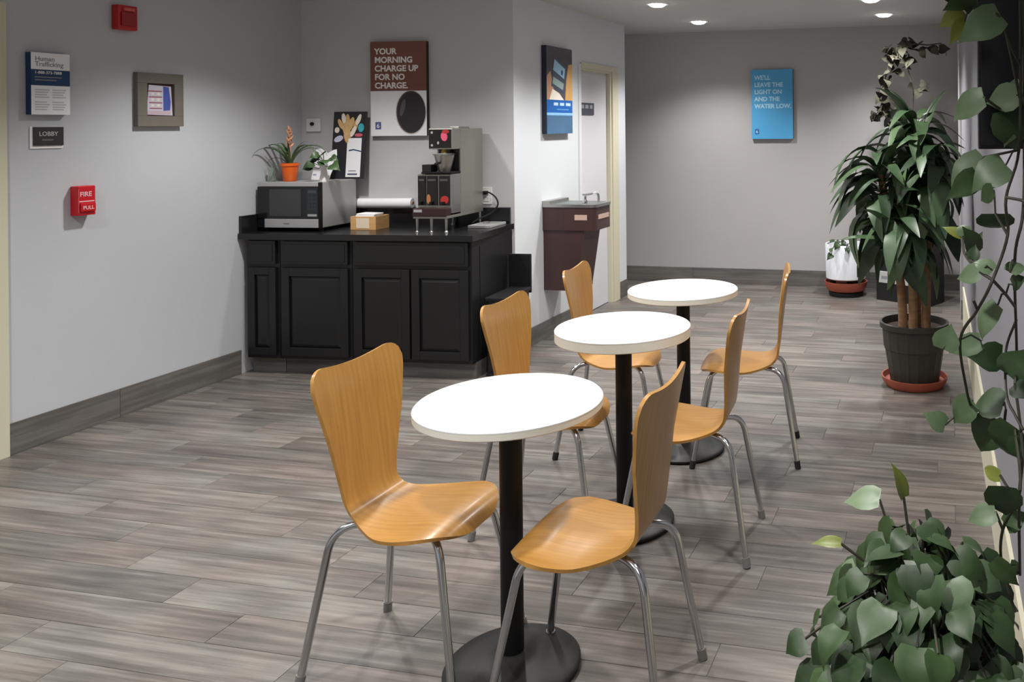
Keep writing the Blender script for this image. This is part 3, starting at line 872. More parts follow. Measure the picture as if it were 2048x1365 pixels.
# lower body with three dispensing fronts
lb = MB().box(0.02, 0.246, -0.02, 0.10, 0.115, 0.36, 0.005).build('lower_body', M_steel, cm)
MB().box(0.246, 0.2465, 0.0, 0.09, 0.15, 0.35, 0.0002).build('side_plate', M_steel, cm)
for i, (x0, x1) in enumerate([(0.026, 0.076), (0.086, 0.154), (0.166, 0.234)]):
    p = MB().box(x0, x1, -0.028, -0.02, 0.165, 0.35, 0.002).build('dispenser_front', M_cmblack, lb)
    xm = (x0 + x1) / 2
    rect('header', x0 + 0.008, x1 - 0.008, 0.318, 0.33, -0.0285, mat('print_dim', rgb(70, 70, 72), 0.5), p)
    if i == 1: blob('bean_print', x0 + 0.012, 0.205, 0.014, 0.03, M_cmbrown, 0, -0.0285, p)
    if i == 2: blob('berry_print', xm + 0.004, 0.20, 0.028, 0.026, M_cmred, 0.3, -0.0285, p)
    MB().box(xm - 0.008, xm + 0.008, -0.05, -0.028, 0.17, 0.19, 0.003).build('tap', M_blackmetal, p)
MB().box(0.052, 0.112, -0.024, 0.06, 0.374, 0.42, 0.004).build('hopper_lid', M_cmblack, cm)
tr = MB().box(0.022, 0.244, -0.085, -0.02, 0.10, 0.152, 0.004).build('drip_tray', mat('drip_tray_dark', rgb(48, 26, 28), 0.35), cm)
rect('label_plate', 0.03, 0.085, 0.128, 0.145, -0.0852, M_silver, tr)
MB().box(0.022, 0.246, -0.08, 0.40, 0.088, 0.104, 0.003).build('base_frame', M_steeldark, cm)
for (x, y) in ((0.04, -0.062), (0.135, -0.062), (0.232, -0.062), (0.04, 0.38), (0.232, 0.38)):
    MB().lathe([(0, 0), (0.012, 0), (0.012, 0.006), (0.007, 0.012), (0.009, 0.09), (0, 0.09)], 12, (x, y, 0)).build('leg', M_steel, cm, True)
sv = empty('serving_tray', cf(-0.20, 0.36, ZT), CA, 'flat silver tray beside the coffee machine', 'tray')
MB().box(0.0, 0.15, 0, 0.24, 0.0, 0.006, 0.002).build('tray_bottom', M_silver, sv)
MB().box(0.0, 0.15, 0, 0.006, 0.0, 0.018, 0.002).box(0.0, 0.15, 0.234, 0.24, 0.0, 0.018, 0.002).box(0.0, 0.006, 0, 0.24, 0.0, 0.018, 0.002).box(0.144, 0.15, 0, 0.24, 0.0, 0.018, 0.002).build('tray_rim', M_silver, sv)

# socket and cord behind the machine
so = empty('wall_socket', (*bwp(1.305, 0.0), 1.067), BW_ANG, 'white wall socket behind the coffee machine', 'socket')
MB().box(-0.035, 0.035, -0.007, -0.001, -0.057, 0.057, 0.002).build('cover_plate', M_offwhite, so)
for z in (-0.022, 0.022):
    MB().box(-0.017, 0.017, -0.010, -0.006, z - 0.015, z + 0.015, 0.002).build('receptacle', M_offwhite, so)
pc = empty('power_cord', (*bwp(1.305, 0.012), 1.089), BW_ANG, 'black power cord looping from the wall socket', 'cord')
MB().box(-0.013, 0.013, -0.03, 0.002, -0.013, 0.013, 0.004).build('plug', M_rubber, pc)
MB().tube(catmull([(0, -0.03, 0), (0.04, -0.055, 0.005), (0.09, -0.06, -0.03), (0.10, -0.055, -0.08), (0.06, -0.06, -0.13), (-0.01, -0.09, -0.165), (-0.05, -0.12, -0.192)], 6), 0.0055, 8).build('cable', M_rubber, pc, True)

# ------------------------------------------------------------------ things on the back wall
tp = empty('wall_plate', (*bwp(0.092, 0.0), 1.557), BW_ANG, 'white wall plate with a black knob beside the menu board', 'wall plate')
MB().box(-0.05, 0.05, -0.018, -0.001, -0.045, 0.045, 0.004).build('plate', M_offwhite, tp)
MB().lathe([(0, 0), (0.013, 0), (0.012, 0.012), (0, 0.013)], 16).build('knob', M_rubber, tp, True, (-0.005, -0.018, 0.008), (R(90), 0, 0))

po = empty('coffee_poster', (*bwp(0.515, 0.0), 1.478), BW_ANG, 'brown and white coffee poster above the counter reading your morning charge up', 'poster')
PW, PH, PT = 0.392, 0.64, 0.038
bx = MB().box(0, PW, -PT, -0.002, 0, PH).build('panel', M_darkside, po)
rect('brown_field', 0, PW, 0.305, PH, -PT, M_brownposter, bx)
rect('white_field', 0, PW, 0, 0.305, -PT, M_paper, bx)
for i, s in enumerate(['YOUR', 'MORNING', 'CHARGE UP', 'FOR NO', 'CHARGE.']):
    text('lettering', s, 0.056, 0.03, -PT - 0.001, 0.555 - i * 0.058, M_textwhite, bx, 0.032, 1.0)
M_cup = mat('print_cup', rgb(196, 190, 188), 0.6); M_coffee = mat('print_coffee', rgb(36, 32, 38), 0.5); M_cuprim = mat('print_rim', rgb(70, 52, 52), 0.6)
blob('cup_print', 0.283, 0.158, 0.108, 0.150, M_cup, 0, -PT - 0.0008, bx, 40)
blob('cup_rim_print', 0.283, 0.160, 0.102, 0.144, M_cuprim, 0, -PT - 0.0012, bx, 40)
blob('coffee_print', 0.288, 0.160, 0.096, 0.136, M_coffee, 0, -PT - 0.0016, bx, 40)
M_sheen = mat('print_sheen', rgb(84, 80, 86), 0.6)
blob('sheen_print', 0.225, 0.19, 0.016, 0.06, M_sheen, -0.25, -PT - 0.002, bx, 20)
M_logo = mat('print_purple', rgb(88, 92, 148), 0.6)
rect('logo', 0.032, 0.072, 0.045, 0.095, -PT - 0.0008, M_logo, bx)
text('logo_numeral', '6', 0.042, 0.041, -PT - 0.002, 0.055, M_paper, bx, 0.01)

# ------------------------------------------------------------------ black bin beside the cabinets
bn = empty('waste_bin', (-2.795, 4.73, 0), CA, 'black waste bin with raised lid right of the coffee cabinets', 'bin')
MB().box(0.012, 0.135, 0.0, 0.36, 0, 0.47, 0.012).build('bin_body', M_black, bn)
MB().box(0.004, 0.142, -0.008, 0.368, 0.462, 0.485, 0.006).build('rim', M_black, bn)
MB().box(-0.02, 0.135, 0.385, 0.402, 0.44, 0.695, 0.006).build('lid', M_black, bn)
MB().box(0.03, 0.11, -0.05, 0.0, 0.015, 0.03, 0.004).build('pedal', M_blackmetal, bn)

# ================================================================== LEFT WALL
L90 = R(90)
st = empty('fire_strobe', (XL, 3.735, 2.137), L90, 'red fire alarm strobe high on the left wall', 'fire alarm')
MB().box(-0.056, 0.056, -0.045, -0.001, -0.066, 0.066, 0.006).build('housing', M_redlamp, st)
MB().box(-0.04, 0.04, -0.054, -0.045, -0.045, 0.03, 0.004).build('grille', mat('red_dark', rgb(150, 22, 28), 0.5), st)
MB().box(-0.03, 0.03, -0.058, -0.045, 0.034, 0.052, 0.003).build('strobe_lens', mat('strobe_lens', rgb(206, 92, 84), 0.2), st)

sg = empty('hotline_sign', (XL, 3.245, 1.612), L90, 'navy and white printed notice on the left wall above the lobby plate', 'sign')
SW, SH, ST_ = 0.185, 0.302, 0.034
bx = MB().box(0, SW, -ST_, -0.001, 0, SH).build('panel', M_navy, sg)
rect('white_top', 0, SW, 0.22, SH, -ST_, M_paper, bx); rect('white_body', 0, SW, 0, 0.142, -ST_, M_paper, bx)
rect('navy_band', 0, SW, 0.142, 0.22, -ST_, M_navy, bx)
text('heading', 'Human', 0.032, 0.018, -ST_ - 0.001, 0.262, M_textgrey, bx, 0.01)
text('heading', 'Trafficking', 0.032, 0.018, -ST_ - 0.001, 0.236, M_textgrey, bx, 0.01)
text('phone_number', '1-888-373-7888', 0.020, 0.016, -ST_ - 0.001, 0.199, M_textwhite, bx, 0.005)
for i, (x0, x1) in enumerate([(0.016, 0.145), (0.016, 0.12)]):
    rect('printed_line', x0, x1, 0.180 - i * 0.014, 0.186 - i * 0.014, -ST_ - 0.0008, M_textgrey, bx)
M_faint = mat('faint_print', rgb(196, 196, 202), 0.7)
for c_ in range(2):
    for i in range(9):
        if i == 4: continue
        rect('printed_line', 0.018 + c_ * 0.082, 0.085 + c_ * 0.08 - 0.006 * (i % 3), 0.118 - i * 0.012, 0.124 - i * 0.012, -ST_ - 0.0008, M_faint, bx)

lo = empty('lobby_plate', (XL, 3.26, 1.446), L90, 'small black lobby plate with white edge on the left wall', 'sign')
MB().box(0, 0.155, -0.006, -0.001, 0, 0.108, 0.001).build('backing', M_paper, lo)
pl = MB().box(0.012, 0.155, -0.012, -0.006, 0.014, 0.106, 0.001).build('plate', mat('plate_black', rgb(44, 42, 44), 0.5), lo)
text('lettering', 'LOBBY', 0.03, 0.036, -0.0125, 0.062, mat('plate_print', rgb(190, 190, 190), 0.6), pl, 0.008)
rect('braille_line', 0.05, 0.105, 0.038, 0.046, -0.012, mat('plate_dim', rgb(96, 94, 94), 0.6), pl)

ps = empty('fire_pull_station', (XL, 3.498, 1.175), L90, 'red fire alarm pull station low on the left wall', 'fire alarm')
MB().box(-0.046, 0.046, -0.05, -0.001, -0.075, 0.075, 0.005).build('housing', M_red, ps)
hd2 = MB().box(-0.036, 0.04, -0.060, -0.05, -0.055, -0.012, 0.004).build('pull_handle', M_red, ps)
M_pinkish = mat('station_print', rgb(232, 196, 200), 0.6)
text('lettering', 'FIRE', 0.034, -0.036, -0.0508, 0.022, M_pinkish, ps, 0.012)
text('lettering', 'PULL', 0.026, -0.028, -0.0608, -0.044, M_pinkish, hd2, 0.012)
rect('rule_line', -0.038, 0.038, -0.006, -0.001, -0.0502, M_pinkish, ps)
rect('rule_line', -0.044, -0.04, -0.06, 0.06, -0.0502, mat('station_edge', rgb(206, 84, 96), 0.5), ps)

pf = empty('framed_picture', (XL, 3.80, 1.552), L90, 'small framed picture of a motel front in a wide taupe frame', 'picture')
M_frame = mat('taupe_frame', rgb(112, 106, 98), 0.6, noise=0.08, nscale=14)
FW, FH, fw = 0.285, 0.298, 0.058
fr = MB()
for (x0, x1, z0, z1) in ((0, FW, 0, fw), (0, FW, FH - fw, FH), (0, fw, fw, FH - fw), (FW - fw, FW, fw, FH - fw)):
    fr.box(x0, x1, -0.03, -0.001, z0, z1, 0.002)
fr.build('frame', M_frame, pf)
MB().box(fw, FW - fw, -0.016, -0.001, fw, FH - fw).build('mat_board', mat('dark_inner', rgb(64, 42, 40), 0.6), pf)
ar = MB().prism_xz([(fw + 0.004, fw + 0.008), (FW - fw - 0.003, fw + 0.004), (FW - fw - 0.012, FH - fw - 0.014), (fw + 0.02, FH - fw - 0.008)], -0.0172, -0.016).build('print', mat('print_sky', rgb(206, 200, 214), 0.6), pf)
MB().prism_xz([(0.166, 0.088), (0.208, 0.092), (0.212, 0.14), (0.2, 0.222), (0.166, 0.226)], -0.0182, -0.0172).build('blue_block', mat('print_blue', rgb(72, 88, 170), 0.6), ar)
for i in range(4):
    rect('red_rail', 0.075 - i * 0.002 + 0.006, 0.158, 0.098 + i * 0.032, 0.104 + i * 0.032, -0.0172, mat('print_rail', rgb(160, 92, 96), 0.6), ar)
for i in range(3):
    rect('lit_window', 0.09, 0.108, 0.112 + i * 0.032, 0.124 + i * 0.032, -0.0172, M_cream2, ar); rect('lit_window', 0.125, 0.145, 0.112 + i * 0.032, 0.124 + i * 0.032, -0.0172, M_cream2, ar)
rect('pavement', 0.066, 0.21, 0.068, 0.088, -0.0172, mat('print_pave', rgb(198, 176, 186), 0.6), ar)

# ================================================================== SIDE WALL: poster, door sign, drinking fountain
pa = empty('phone_poster', (XS, 5.655, 1.478), L90, 'poster of hands holding a phone above a blue band on the white wall', 'poster')
PW, PH, PT = 0.425, 0.642, 0.04
bx = MB().box(0, PW, -PT, -0.002, 0, PH).build('panel', mat('navy_edge', rgb(28, 36, 58), 0.6), pa)
Yp = -PT
rect('photo_field', 0, PW, 0.25, PH, Yp, mat('print_dusk', rgb(84, 78, 84), 0.6, noise=0.2, nscale=8), bx)
MB().prism_xz([(0.0, 0.25), (0.13, 0.25), (0.10, 0.36), (0.06, 0.46), (0.0, 0.42)], Yp - 0.0012, Yp - 0.0008).build('sleeve_print', mat('print_skin', rgb(190, 146, 120), 0.6), bx)
MB().prism_xz([(0.30, 0.25), (0.425, 0.25), (0.425, 0.53), (0.36, 0.52), (0.32, 0.40)], Yp - 0.0012, Yp - 0.0008).build('hand_print', mat('print_tan', rgb(206, 160, 100), 0.6), bx)
MB().prism_xz([(0.04, 0.25), (0.28, 0.25), (0.2, 0.30), (0.09, 0.33)], Yp - 0.0014, Yp - 0.0010).build('pale_print', M_cream2, bx)
MB().prism_xz([(0.07, 0.35), (0.27, 0.30), (0.32, 0.50), (0.12, 0.57)], Yp - 0.0020, Yp - 0.0014).build('phone_print', mat('print_phone', rgb(70, 80, 96), 0.5), bx)
MB().prism_xz([(0.10, 0.47), (0.28, 0.41), (0.30, 0.485), (0.125, 0.55)], Yp - 0.0026, Yp - 0.0020).build('screen_print', mat('print_screen', rgb(158, 196, 222), 0.5), bx)
MB().prism_xz([(0.09, 0.37), (0.26, 0.325), (0.275, 0.375), (0.10, 0.42)], Yp - 0.0026, Yp - 0.0020).build('screen_print', mat('print_screen2', rgb(150, 170, 166), 0.5), bx)
blob('app_mark', 0.245, 0.455, 0.016, 0.02, mat('print_royal', rgb(52, 78, 140), 0.5), 0, Yp - 0.0028, bx)
rect('blue_band', 0, PW, 0.155, 0.25, Yp, mat('print_bright_blue', rgb(30, 98, 176), 0.5), bx)
rect('pale_stripe', 0, PW, 0.136, 0.155, Yp, mat('print_pale_blue', rgb(140, 190, 230), 0.5), bx)
rect('lower_band', 0, PW, 0, 0.136, Yp, mat('print_slate_blue', rgb(70, 106, 138), 0.6, noise=0.15, nscale=6), bx)
for x0, x1 in ((0.11, 0.18), (0.21, 0.28), (0.31, 0.39)):
    rect('headline_word', x0, x1, 0.208, 0.23, Yp - 0.0008, mat('print_ice', rgb(190, 220, 244), 0.6), bx)
rect('printed_line', 0.16, 0.36, 0.176, 0.184, Yp - 0.0008, mat('print_mid_blue', rgb(90, 150, 210), 0.6), bx)

ds = empty('door_sign', (XS - 0.035, 6.345, 1.625), L90, 'small slate name plate on the pale grey door', 'sign')
dp = MB().box(0, 0.30, -0.008, -0.0005, 0, 0.098, 0.001).build('plate', mat('slate_plate', rgb(70, 72, 84), 0.5), ds)
for x0, x1 in ((0.04, 0.10), (0.125, 0.185), (0.215, 0.265)):
    rect('raised_word', x0, x1, 0.052, 0.082, -0.008, mat('plate_words', rgb(150, 150, 160), 0.6), dp)

df = empty('drinking_fountain', (XS, 5.65, 0.35), L90, 'brown wall-mounted drinking fountain with a steel basin', 'drinking fountain')
M_brown = mat('brown_vinyl_steel', rgb(66, 44, 42), 0.42, noise=0.08, nscale=12)
FWY, FD = 0.305, 0.405
# profile across the depth (local -y is out of the wall): upper cabinet and the receding lower body
lower = MB()
pts = [(-0.001, 0.0), (-0.255, 0.0), (-0.255, 0.02), (-0.318, 0.42), (-0.318, 0.45), (-0.001, 0.45)]
n = len(pts)
lower.add([(0.012, p[0], p[1]) for p in pts] + [(FWY - 0.012, p[0], p[1]) for p in pts], [tuple(range(n)), tuple(reversed(range(n, 2 * n)))] + [(i, (i + 1) % n, n + (i + 1) % n, n + i) for i in range(n)])
lower.build('lower_body', M_brown, df)
def rr(x0, x1, y0, y1, r, k=6):
    out = []
    for cx, cy, a0 in ((x1 - r, y0 + r, -90), (x1, y1, 0), (x0, y1, 90), (x0 + r, y0 + r, 180)):
        if cy == y1: out.append((cx, cy)); continue
        for j in range(k + 1):
            a = R(a0 + 90 * j / k); out.append((cx + r * math.cos(a), cy + r * math.sin(a)))
    return out
MB().prism(rr(0, FWY, -FD, -0.001, 0.04), 0.435, 0.60).build('upper_body', M_brown, df, True)
# basin: rim and sunk bowl
ba = MB().prism(rr(-0.006, FWY + 0.006, -FD - 0.006, -0.001, 0.045), 0.60, 0.622).build('basin_top', M_steel, df, True)
MB().prism([(x, y) for x, y in rr(0.02, FWY - 0.02, -FD + 0.02, -0.06, 0.05)], 0.6215, 0.6235).build('basin_bowl', mat('steel_dark', rgb(140, 146, 144), 0.4, 1.0), ba, True)
MB().prism([(-0.006, -0.06), (FWY + 0.006, -0.06), (FWY + 0.006, -0.001), (-0.006, -0.001)], 0.622, 0.645).build('back_ledge', M_steel, df)
bb = MB().lathe([(0, 0), (0.018, 0), (0.016, 0.02), (0.01, 0.03), (0.01, 0.055), (0, 0.058)], 16, (0.07, -0.30, 0.622)).build('push_button', M_chrome, df, True)
MB().tube(catmull([(0.24, -0.33, 0.622), (0.24, -0.33, 0.665), (0.235, -0.32, 0.685), (0.22, -0.30, 0.688)], 5), 0.009, 10).build('bubbler', M_chrome, df, True)
M_lab = mat('beige_plate', rgb(196, 168, 152), 0.5)
MB().box(-0.0025, 0.0, -0.345, -0.25, 0.51, 0.548).build('side_plate', M_lab, df)
MB().box(0.06, 0.25, -FD - 0.0025, -FD, 0.512, 0.545).build('push_bar', M_lab, df)

# ================================================================== FAR WALL: blue poster
bp = empty('blue_poster', (-1.843, YFAR, 1.395), 0, 'sky blue slogan poster alone on the far grey wall', 'poster')
PW, PH, PT = 0.402, 0.66, 0.035
bx = MB().box(0, PW, -PT, -0.002, 0, PH).build('panel', mat('steel_blue_edge', rgb(44, 88, 122), 0.6), bp)
rect('blue_field', 0, PW, 0, PH, -PT, M_blueposter, bx)
M_pale = mat('print_pale_lettering', rgb(176, 218, 240), 0.6)
for i, s in enumerate(["WE'LL", 'LEAVE THE', 'LIGHT ON', 'AND THE', 'WATER LOW.']):
    text('lettering', s, 0.057, 0.03, -PT - 0.001, 0.565 - i * 0.068, M_pale, bx, 0.034)
rect('logo', 0.034, 0.072, 0.045, 0.095, -PT - 0.0008, mat('print_deep_blue', rgb(40, 84, 156), 0.6), bx)
text('logo_numeral', '6', 0.042, 0.042, -PT - 0.002, 0.055, M_pale, bx, 0.01)

# ================================================================== PLANTS AND THE FAR RIGHT CORNER
def lathe_pot(prof, m, parent, name='pot', n=36):
    return MB().lathe(prof, n).build(name, m, parent, True)

# dracaena in the ribbed dark pot
M_pot = mat('dark_olive_pot', rgb(52, 50, 44), 0.55, noise=0.08, nscale=8)
dc = empty('dracaena_plant', (-0.212, 5.05, 0), 0, 'tall dracaena with thick canes in a dark ribbed pot on a terracotta saucer', 'potted plant')
lathe_pot([(0, 0.004), (0.165, 0.004), (0.185, 0.03), (0.192, 0.058), (0.184, 0.058), (0.172, 0.03), (0, 0.022)], M_terracotta, dc, 'saucer')
# pot with fine ribs
vs = []; fs = []; n = 72
prof = [(0.135, 0.024), (0.138, 0.03), (0.168, 0.22), (0.174, 0.222), (0.182, 0.335), (0.198, 0.342), (0.200, 0.372), (0.186, 0.374), (0.176, 0.33), (0.10, 0.325), (0.0, 0.33)]
mbq = MB(); rings = []
V_ = []
for i, (r, z) in enumerate(prof):
    for k in range(n):
        rib = 0.003 if (k % 4 == 0 and 1 <= i <= 4) else 0.0
        a = 2 * math.pi * k / n
        V_.append(((r + rib) * math.cos(a), (r + rib) * math.sin(a), z))
F_ = [(i * n + k, i * n + (k + 1) % n, (i + 1) * n + (k + 1) % n, (i + 1) * n + k) for i in range(len(prof) - 1) for k in range(n)]
F_.append(tuple(reversed(range(n))))
MB().add(V_, F_).build('pot', M_pot, dc)
MB().lathe([(0.178, 0.335), (0.10, 0.345), (0, 0.348)], 28).build('soil', M_soil, dc, True)
canes = [(-0.06, -0.03, 1.26, -0.13, 0.0), (0.015, 0.03, 1.54, 0.0, 0.03), (0.07, -0.03, 1.36, 0.05, -0.02), (0.0, -0.06, 0.98, -0.03, -0.08)]
heads = []
for x, y, h, tx, ty in canes:
    pts = catmull([(x, y, 0.33), (x + 0.1 * (tx), y, 0.6), (x + 0.5 * tx, y + 0.5 * ty, (0.6 + h) / 2), (x + tx, y + ty, h)], 5)
    MB().tube(pts, 0.028, 12, 0.02).build('cane', M_cane, dc, True)
    heads.append((x + tx, y + ty, h))
dl = [strap_leaf_mesh('leaf', 10, d, w_, M_drac, 0.18, e_) for d, w_, e_ in ((0.9, 0.085, False), (1.9, 0.115, True), (2.3, 0.125, True), (2.7, 0.115, True))]
random.seed(21)
def drac_head(c, count, lmin, lmax, spread):
    for k in range(count):
        az = k * 2.39996 + random.uniform(-0.3, 0.3)
        f = k / count                                  # 0 = oldest, lowest leaves
        el = R(30 + 42 * f + random.uniform(-14, 10))
        ln = random.uniform(lmin, lmax) * (1.0 - 0.22 * f)
        reach = ln * 0.5 * math.cos(az)
        room_ = 0.03 - c[0] - dc.location.x
        if reach > room_:
            ln *= max(0.35, room_ / reach)
        z = c[2] - spread * (1 - f) + 0.04 * f
        v = (3 if f < 0.35 else 2 if f < 0.7 else random.choice((1, 2))) if random.random() < 0.75 else random.choice((0, 1, 2))
        o = place('leaf', dl[v], dc, (c[0] + 0.02 * math.cos(az), c[1] + 0.02 * math.sin(az), z), (random.uniform(-0.7, 0.7), -el, az), (ln, ln * random.uniform(0.8, 1.15), ln))
        for _ in range(8):                             # keep every leaf clear of the wall beside the plant
            mb_ = o.matrix_basis
            if max((mb_ @ q.co).x for q in o.data.vertices) + dc.location.x < 0.10: break
            o.scale = tuple(s_ * 0.86 for s_ in o.scale)
drac_head(heads[0], 50, 0.36, 0.50, 0.34)
drac_head(heads[1], 52, 0.36, 0.48, 0.40)
drac_head(heads[2], 50, 0.36, 0.48, 0.36)
drac_head(heads[3], 36, 0.34, 0.44, 0.20)
# a few long single leaves that stand out at the left and on top
for (x, y, z, az, el, ln, v) in [(-0.22, -0.02, 1.22, 182, 20, 0.42, 1), (-0.20, -0.05, 1.36, 186, 50, 0.44, 2), (-0.18, -0.06, 1.06, 196, 10, 0.44, 1), (-0.02, 0.0, 1.40, 120, 76, 0.42, 0), (0.06, 0.0, 1.42, 30, 78, 0.38, 0),
                                 (-0.06, -0.04, 1.42, 172, 70, 0.44, 3), (0.05, -0.03, 1.46, -20, 76, 0.34, 0), (-0.12, 0.0, 1.36, 178, 66, 0.50, 3)]:
    place('leaf', dl[v], dc, (x, y, z), (0.4, -R(el), R(az)), (ln, ln * 0.85, ln))

# black cabinet in the far corner
bc = empty('corner_cabinet', (-0.17, 7.20, 0), R(-27.3), 'low black cabinet with a silver strip behind the dracaena', 'cabinet')
# local frame: near corner at the origin, left face runs to -x, right face to +y
MB().box(-0.52, -0.0, 0.0, 0.26, 0.0, 0.80, 0.008).build('carcass', M_black, bc)
MB().box(-0.505, -0.02, -0.008, 0.0, 0.36, 0.76, 0.004).build('door', M_black, bc)
MB().box(-0.50, -0.02, -0.012, 0.0, 0.155, 0.255, 0.004).build('silver_strip', mat('silver_strip', rgb(186, 188, 188), 0.4, 0.2), bc)
rect('strip_print', -0.46, -0.28, 0.19, 0.215, -0.0122, M_textgrey, bc)
MB().box(-0.08, -0.06, -0.03, -0.008, 0.5, 0.62, 0.004).build('handle', M_chrome, bc)

# dark olive plant standing on the cabinet
op2 = empty('olive_foliage_plant', (-0.36, 7.42, 0.80), 0, 'spindly dark olive plant rising behind the dracaena to the ceiling', 'potted plant')
lathe_pot([(0, 0), (0.06, 0), (0.075, 0.14), (0.08, 0.15), (0.08, 0.165), (0.07, 0.165), (0.066, 0.14), (0, 0.14)], M_pot, op2)
stems = [[(0, 0, 0.14), (-0.06, 0, 0.45), (-0.17, -0.02, 0.78), (-0.20, -0.02, 1.0), (-0.15, -0.02, 1.2), (-0.10, -0.02, 1.36)],
         [(0, 0, 0.14), (0.03, 0, 0.6), (0.06, 0, 1.0), (0.0, 0, 1.25), (-0.03, 0, 1.40)], [(-0.03, 0, 1.38), (0.08, 0, 1.41), (0.19, 0, 1.40), (0.30, -0.02, 1.41)],
         [(0.02, 0, 0.5), (-0.08, -0.04, 0.86), (-0.2, -0.05, 1.0)]]
for s in stems:
    MB().tube(catmull(s, 5), 0.008, 6, 0.005).build('stem', mat('dark_stem', rgb(54, 48, 36), 0.8), op2, True)
ov = [heart_leaf_mesh('leaf', M_dry, b, 0.3, 0.36) for b in (0.4, 0.9)]
random.seed(31)
spots = []
for cx, cz, r, k in [(-0.12, 1.34, 0.07, 14), (0.0, 1.40, 0.07, 12), (-0.03, 1.26, 0.10, 14), (-0.16, 1.14, 0.05, 8), (-0.20, 1.0, 0.06, 12), (-0.19, 0.82, 0.11, 22), (-0.1, 0.75, 0.10, 12), (0.15, 1.38, 0.05, 5), (0.28, 1.39, 0.05, 4), (0.08, 1.05, 0.06, 6)]:
    for j in range(k):
        a = random.uniform(0, 2 * math.pi); q = r * math.sqrt(random.random())
        spots.append((cx + q * math.cos(a), random.uniform(-0.06, 0.06), cz + q * math.sin(a)))
for j, p in enumerate(spots):
    d = Vector((random.uniform(-1, 1), random.uniform(-1, 0.5), random.uniform(-1, 0.3)))
    s = random.uniform(0.065, 0.11)
    place('leaf', ov[j % 2], op2, p, orient(d, random.uniform(-1, 1), (0, -0.7, 0.7)), (s, s * 1.1, s))

# white pot on a terracotta saucer by the far wall
wp_ = empty('white_potted_plant', (-0.915, 7.60, 0), 0, 'sparse plant in a white cylinder pot on a terracotta saucer by the far wall', 'potted plant')
lathe_pot([(0, 0), (0.15, 0), (0.155, 0.03), (0.14, 0.05), (0, 0.05)], M_rubber, wp_, 'plant_caddy')
lathe_pot([(0, 0.05), (0.165, 0.05), (0.185, 0.085), (0.192, 0.128), (0.184, 0.128), (0.172, 0.09), (0, 0.075)], M_terracotta, wp_, 'saucer')
for a in (200, 320, 80):
    MB().lathe([(0, 0.075), (0.03, 0.075), (0.026, 0.150), (0, 0.150)], 14, (0.12 * math.cos(R(a)), 0.12 * math.sin(R(a)), 0)).build('pot_foot', M_rubber, wp_, True)
lathe_pot([(0, 0.150), (0.165, 0.150), (0.178, 0.16), (0.184, 0.455), (0.180, 0.462), (0.172, 0.458), (0.168, 0.41), (0, 0.41)], mat('white_glazed', rgb(232, 236, 242), 0.25), wp_)
MB().lathe([(0.168, 0.408), (0.08, 0.42), (0, 0.422)], 24).build('soil', M_soil, wp_, True)
random.seed(8)
for k, s in enumerate([[(0.02, -0.05, 0.41), (0.0, -0.12, 0.50), (-0.08, -0.20, 0.46), (-0.10, -0.21, 0.38)], [(0.05, -0.05, 0.41), (0.08, -0.10, 0.52), (0.16, -0.12, 0.54)], [(0, -0.05, 0.41), (-0.07, -0.12, 0.49), (-0.14, -0.16, 0.48)],
                       [(0.06, 0.0, 0.41), (0.09, -0.02, 0.6), (0.12, -0.03, 0.74)], [(0.02, -0.06, 0.41), (0.04, -0.17, 0.48), (0.02, -0.21, 0.42)]]):
    cc = catmull(s, 5)
    MB().tube(cc, 0.004, 6).build('stem', M_stem, wp_, True)
    for j in range(2, len(cc), 3):
        d = Vector((random.uniform(-1, 1), random.uniform(-1, 0.2), random.uniform(-0.6, 0.5))); sz = random.uniform(0.05, 0.075)
        place('leaf', HEART['g'][j % 3], wp_, cc[j], orient(d, random.uniform(-0.6, 0.6), (0, -0.6, 0.8)), (sz, sz, sz))

# black panel standing out from the right wall
bpn = empty('black_wall_panel', (0.178, 1.93, 1.47), 0, 'black panel standing out from the white wall behind the hanging vine', 'panel')
MB().box(-0.116, 0.0, -0.02, 0.02, 0, 0.62, 0.003).build('panel_body', M_black, bpn)
MB().box(-0.110, -0.006, -0.0225, -0.02, 0.008, 0.612, 0.001).build('panel_face', mat('panel_gloss_black', rgb(12, 12, 14), 0.2), bpn)

# big pothos in a white pot, bottom right
pt = empty('pothos_plant', (-0.055, 1.74, 0), 0, 'bushy heart-leaved pothos in a white pot at the bottom right corner', 'potted plant')
lathe_pot([(0, 0), (0.10, 0), (0.108, 0.01), (0.140, 0.46), (0.148, 0.47), (0.148, 0.50), (0.139, 0.50), (0.131, 0.46), (0, 0.46)], mat('white_pot_glaze', rgb(226, 230, 228), 0.3), pt, 'pot', 44)
MB().lathe([(0.131, 0.46), (0.07, 0.475), (0, 0.48)], 28).build('soil', M_soil, pt, True)
random.seed(77)
pl_ = []
for k in range(210):
    az = k * 2.39996 + random.uniform(-0.2, 0.2)
    f = math.sqrt((k + 0.5) / 210)
    rad = 0.225 * f * random.uniform(0.8, 1.1)
    x, y = rad * math.cos(az), rad * math.sin(az)
    z = 0.69 - 0.21 * f * f - random.uniform(0, 0.10) + (0.03 if y > 0 else 0)
    if x + pt.location.x > 0.10: x = 0.10 - pt.location.x - random.uniform(0, 0.06)
    if z < 0.57 and abs(x + 0.02) < 0.13 and y < -0.06 and random.random() < 0.22: continue
    pl_.append((x, y, z, az, f))
stem_mb = []
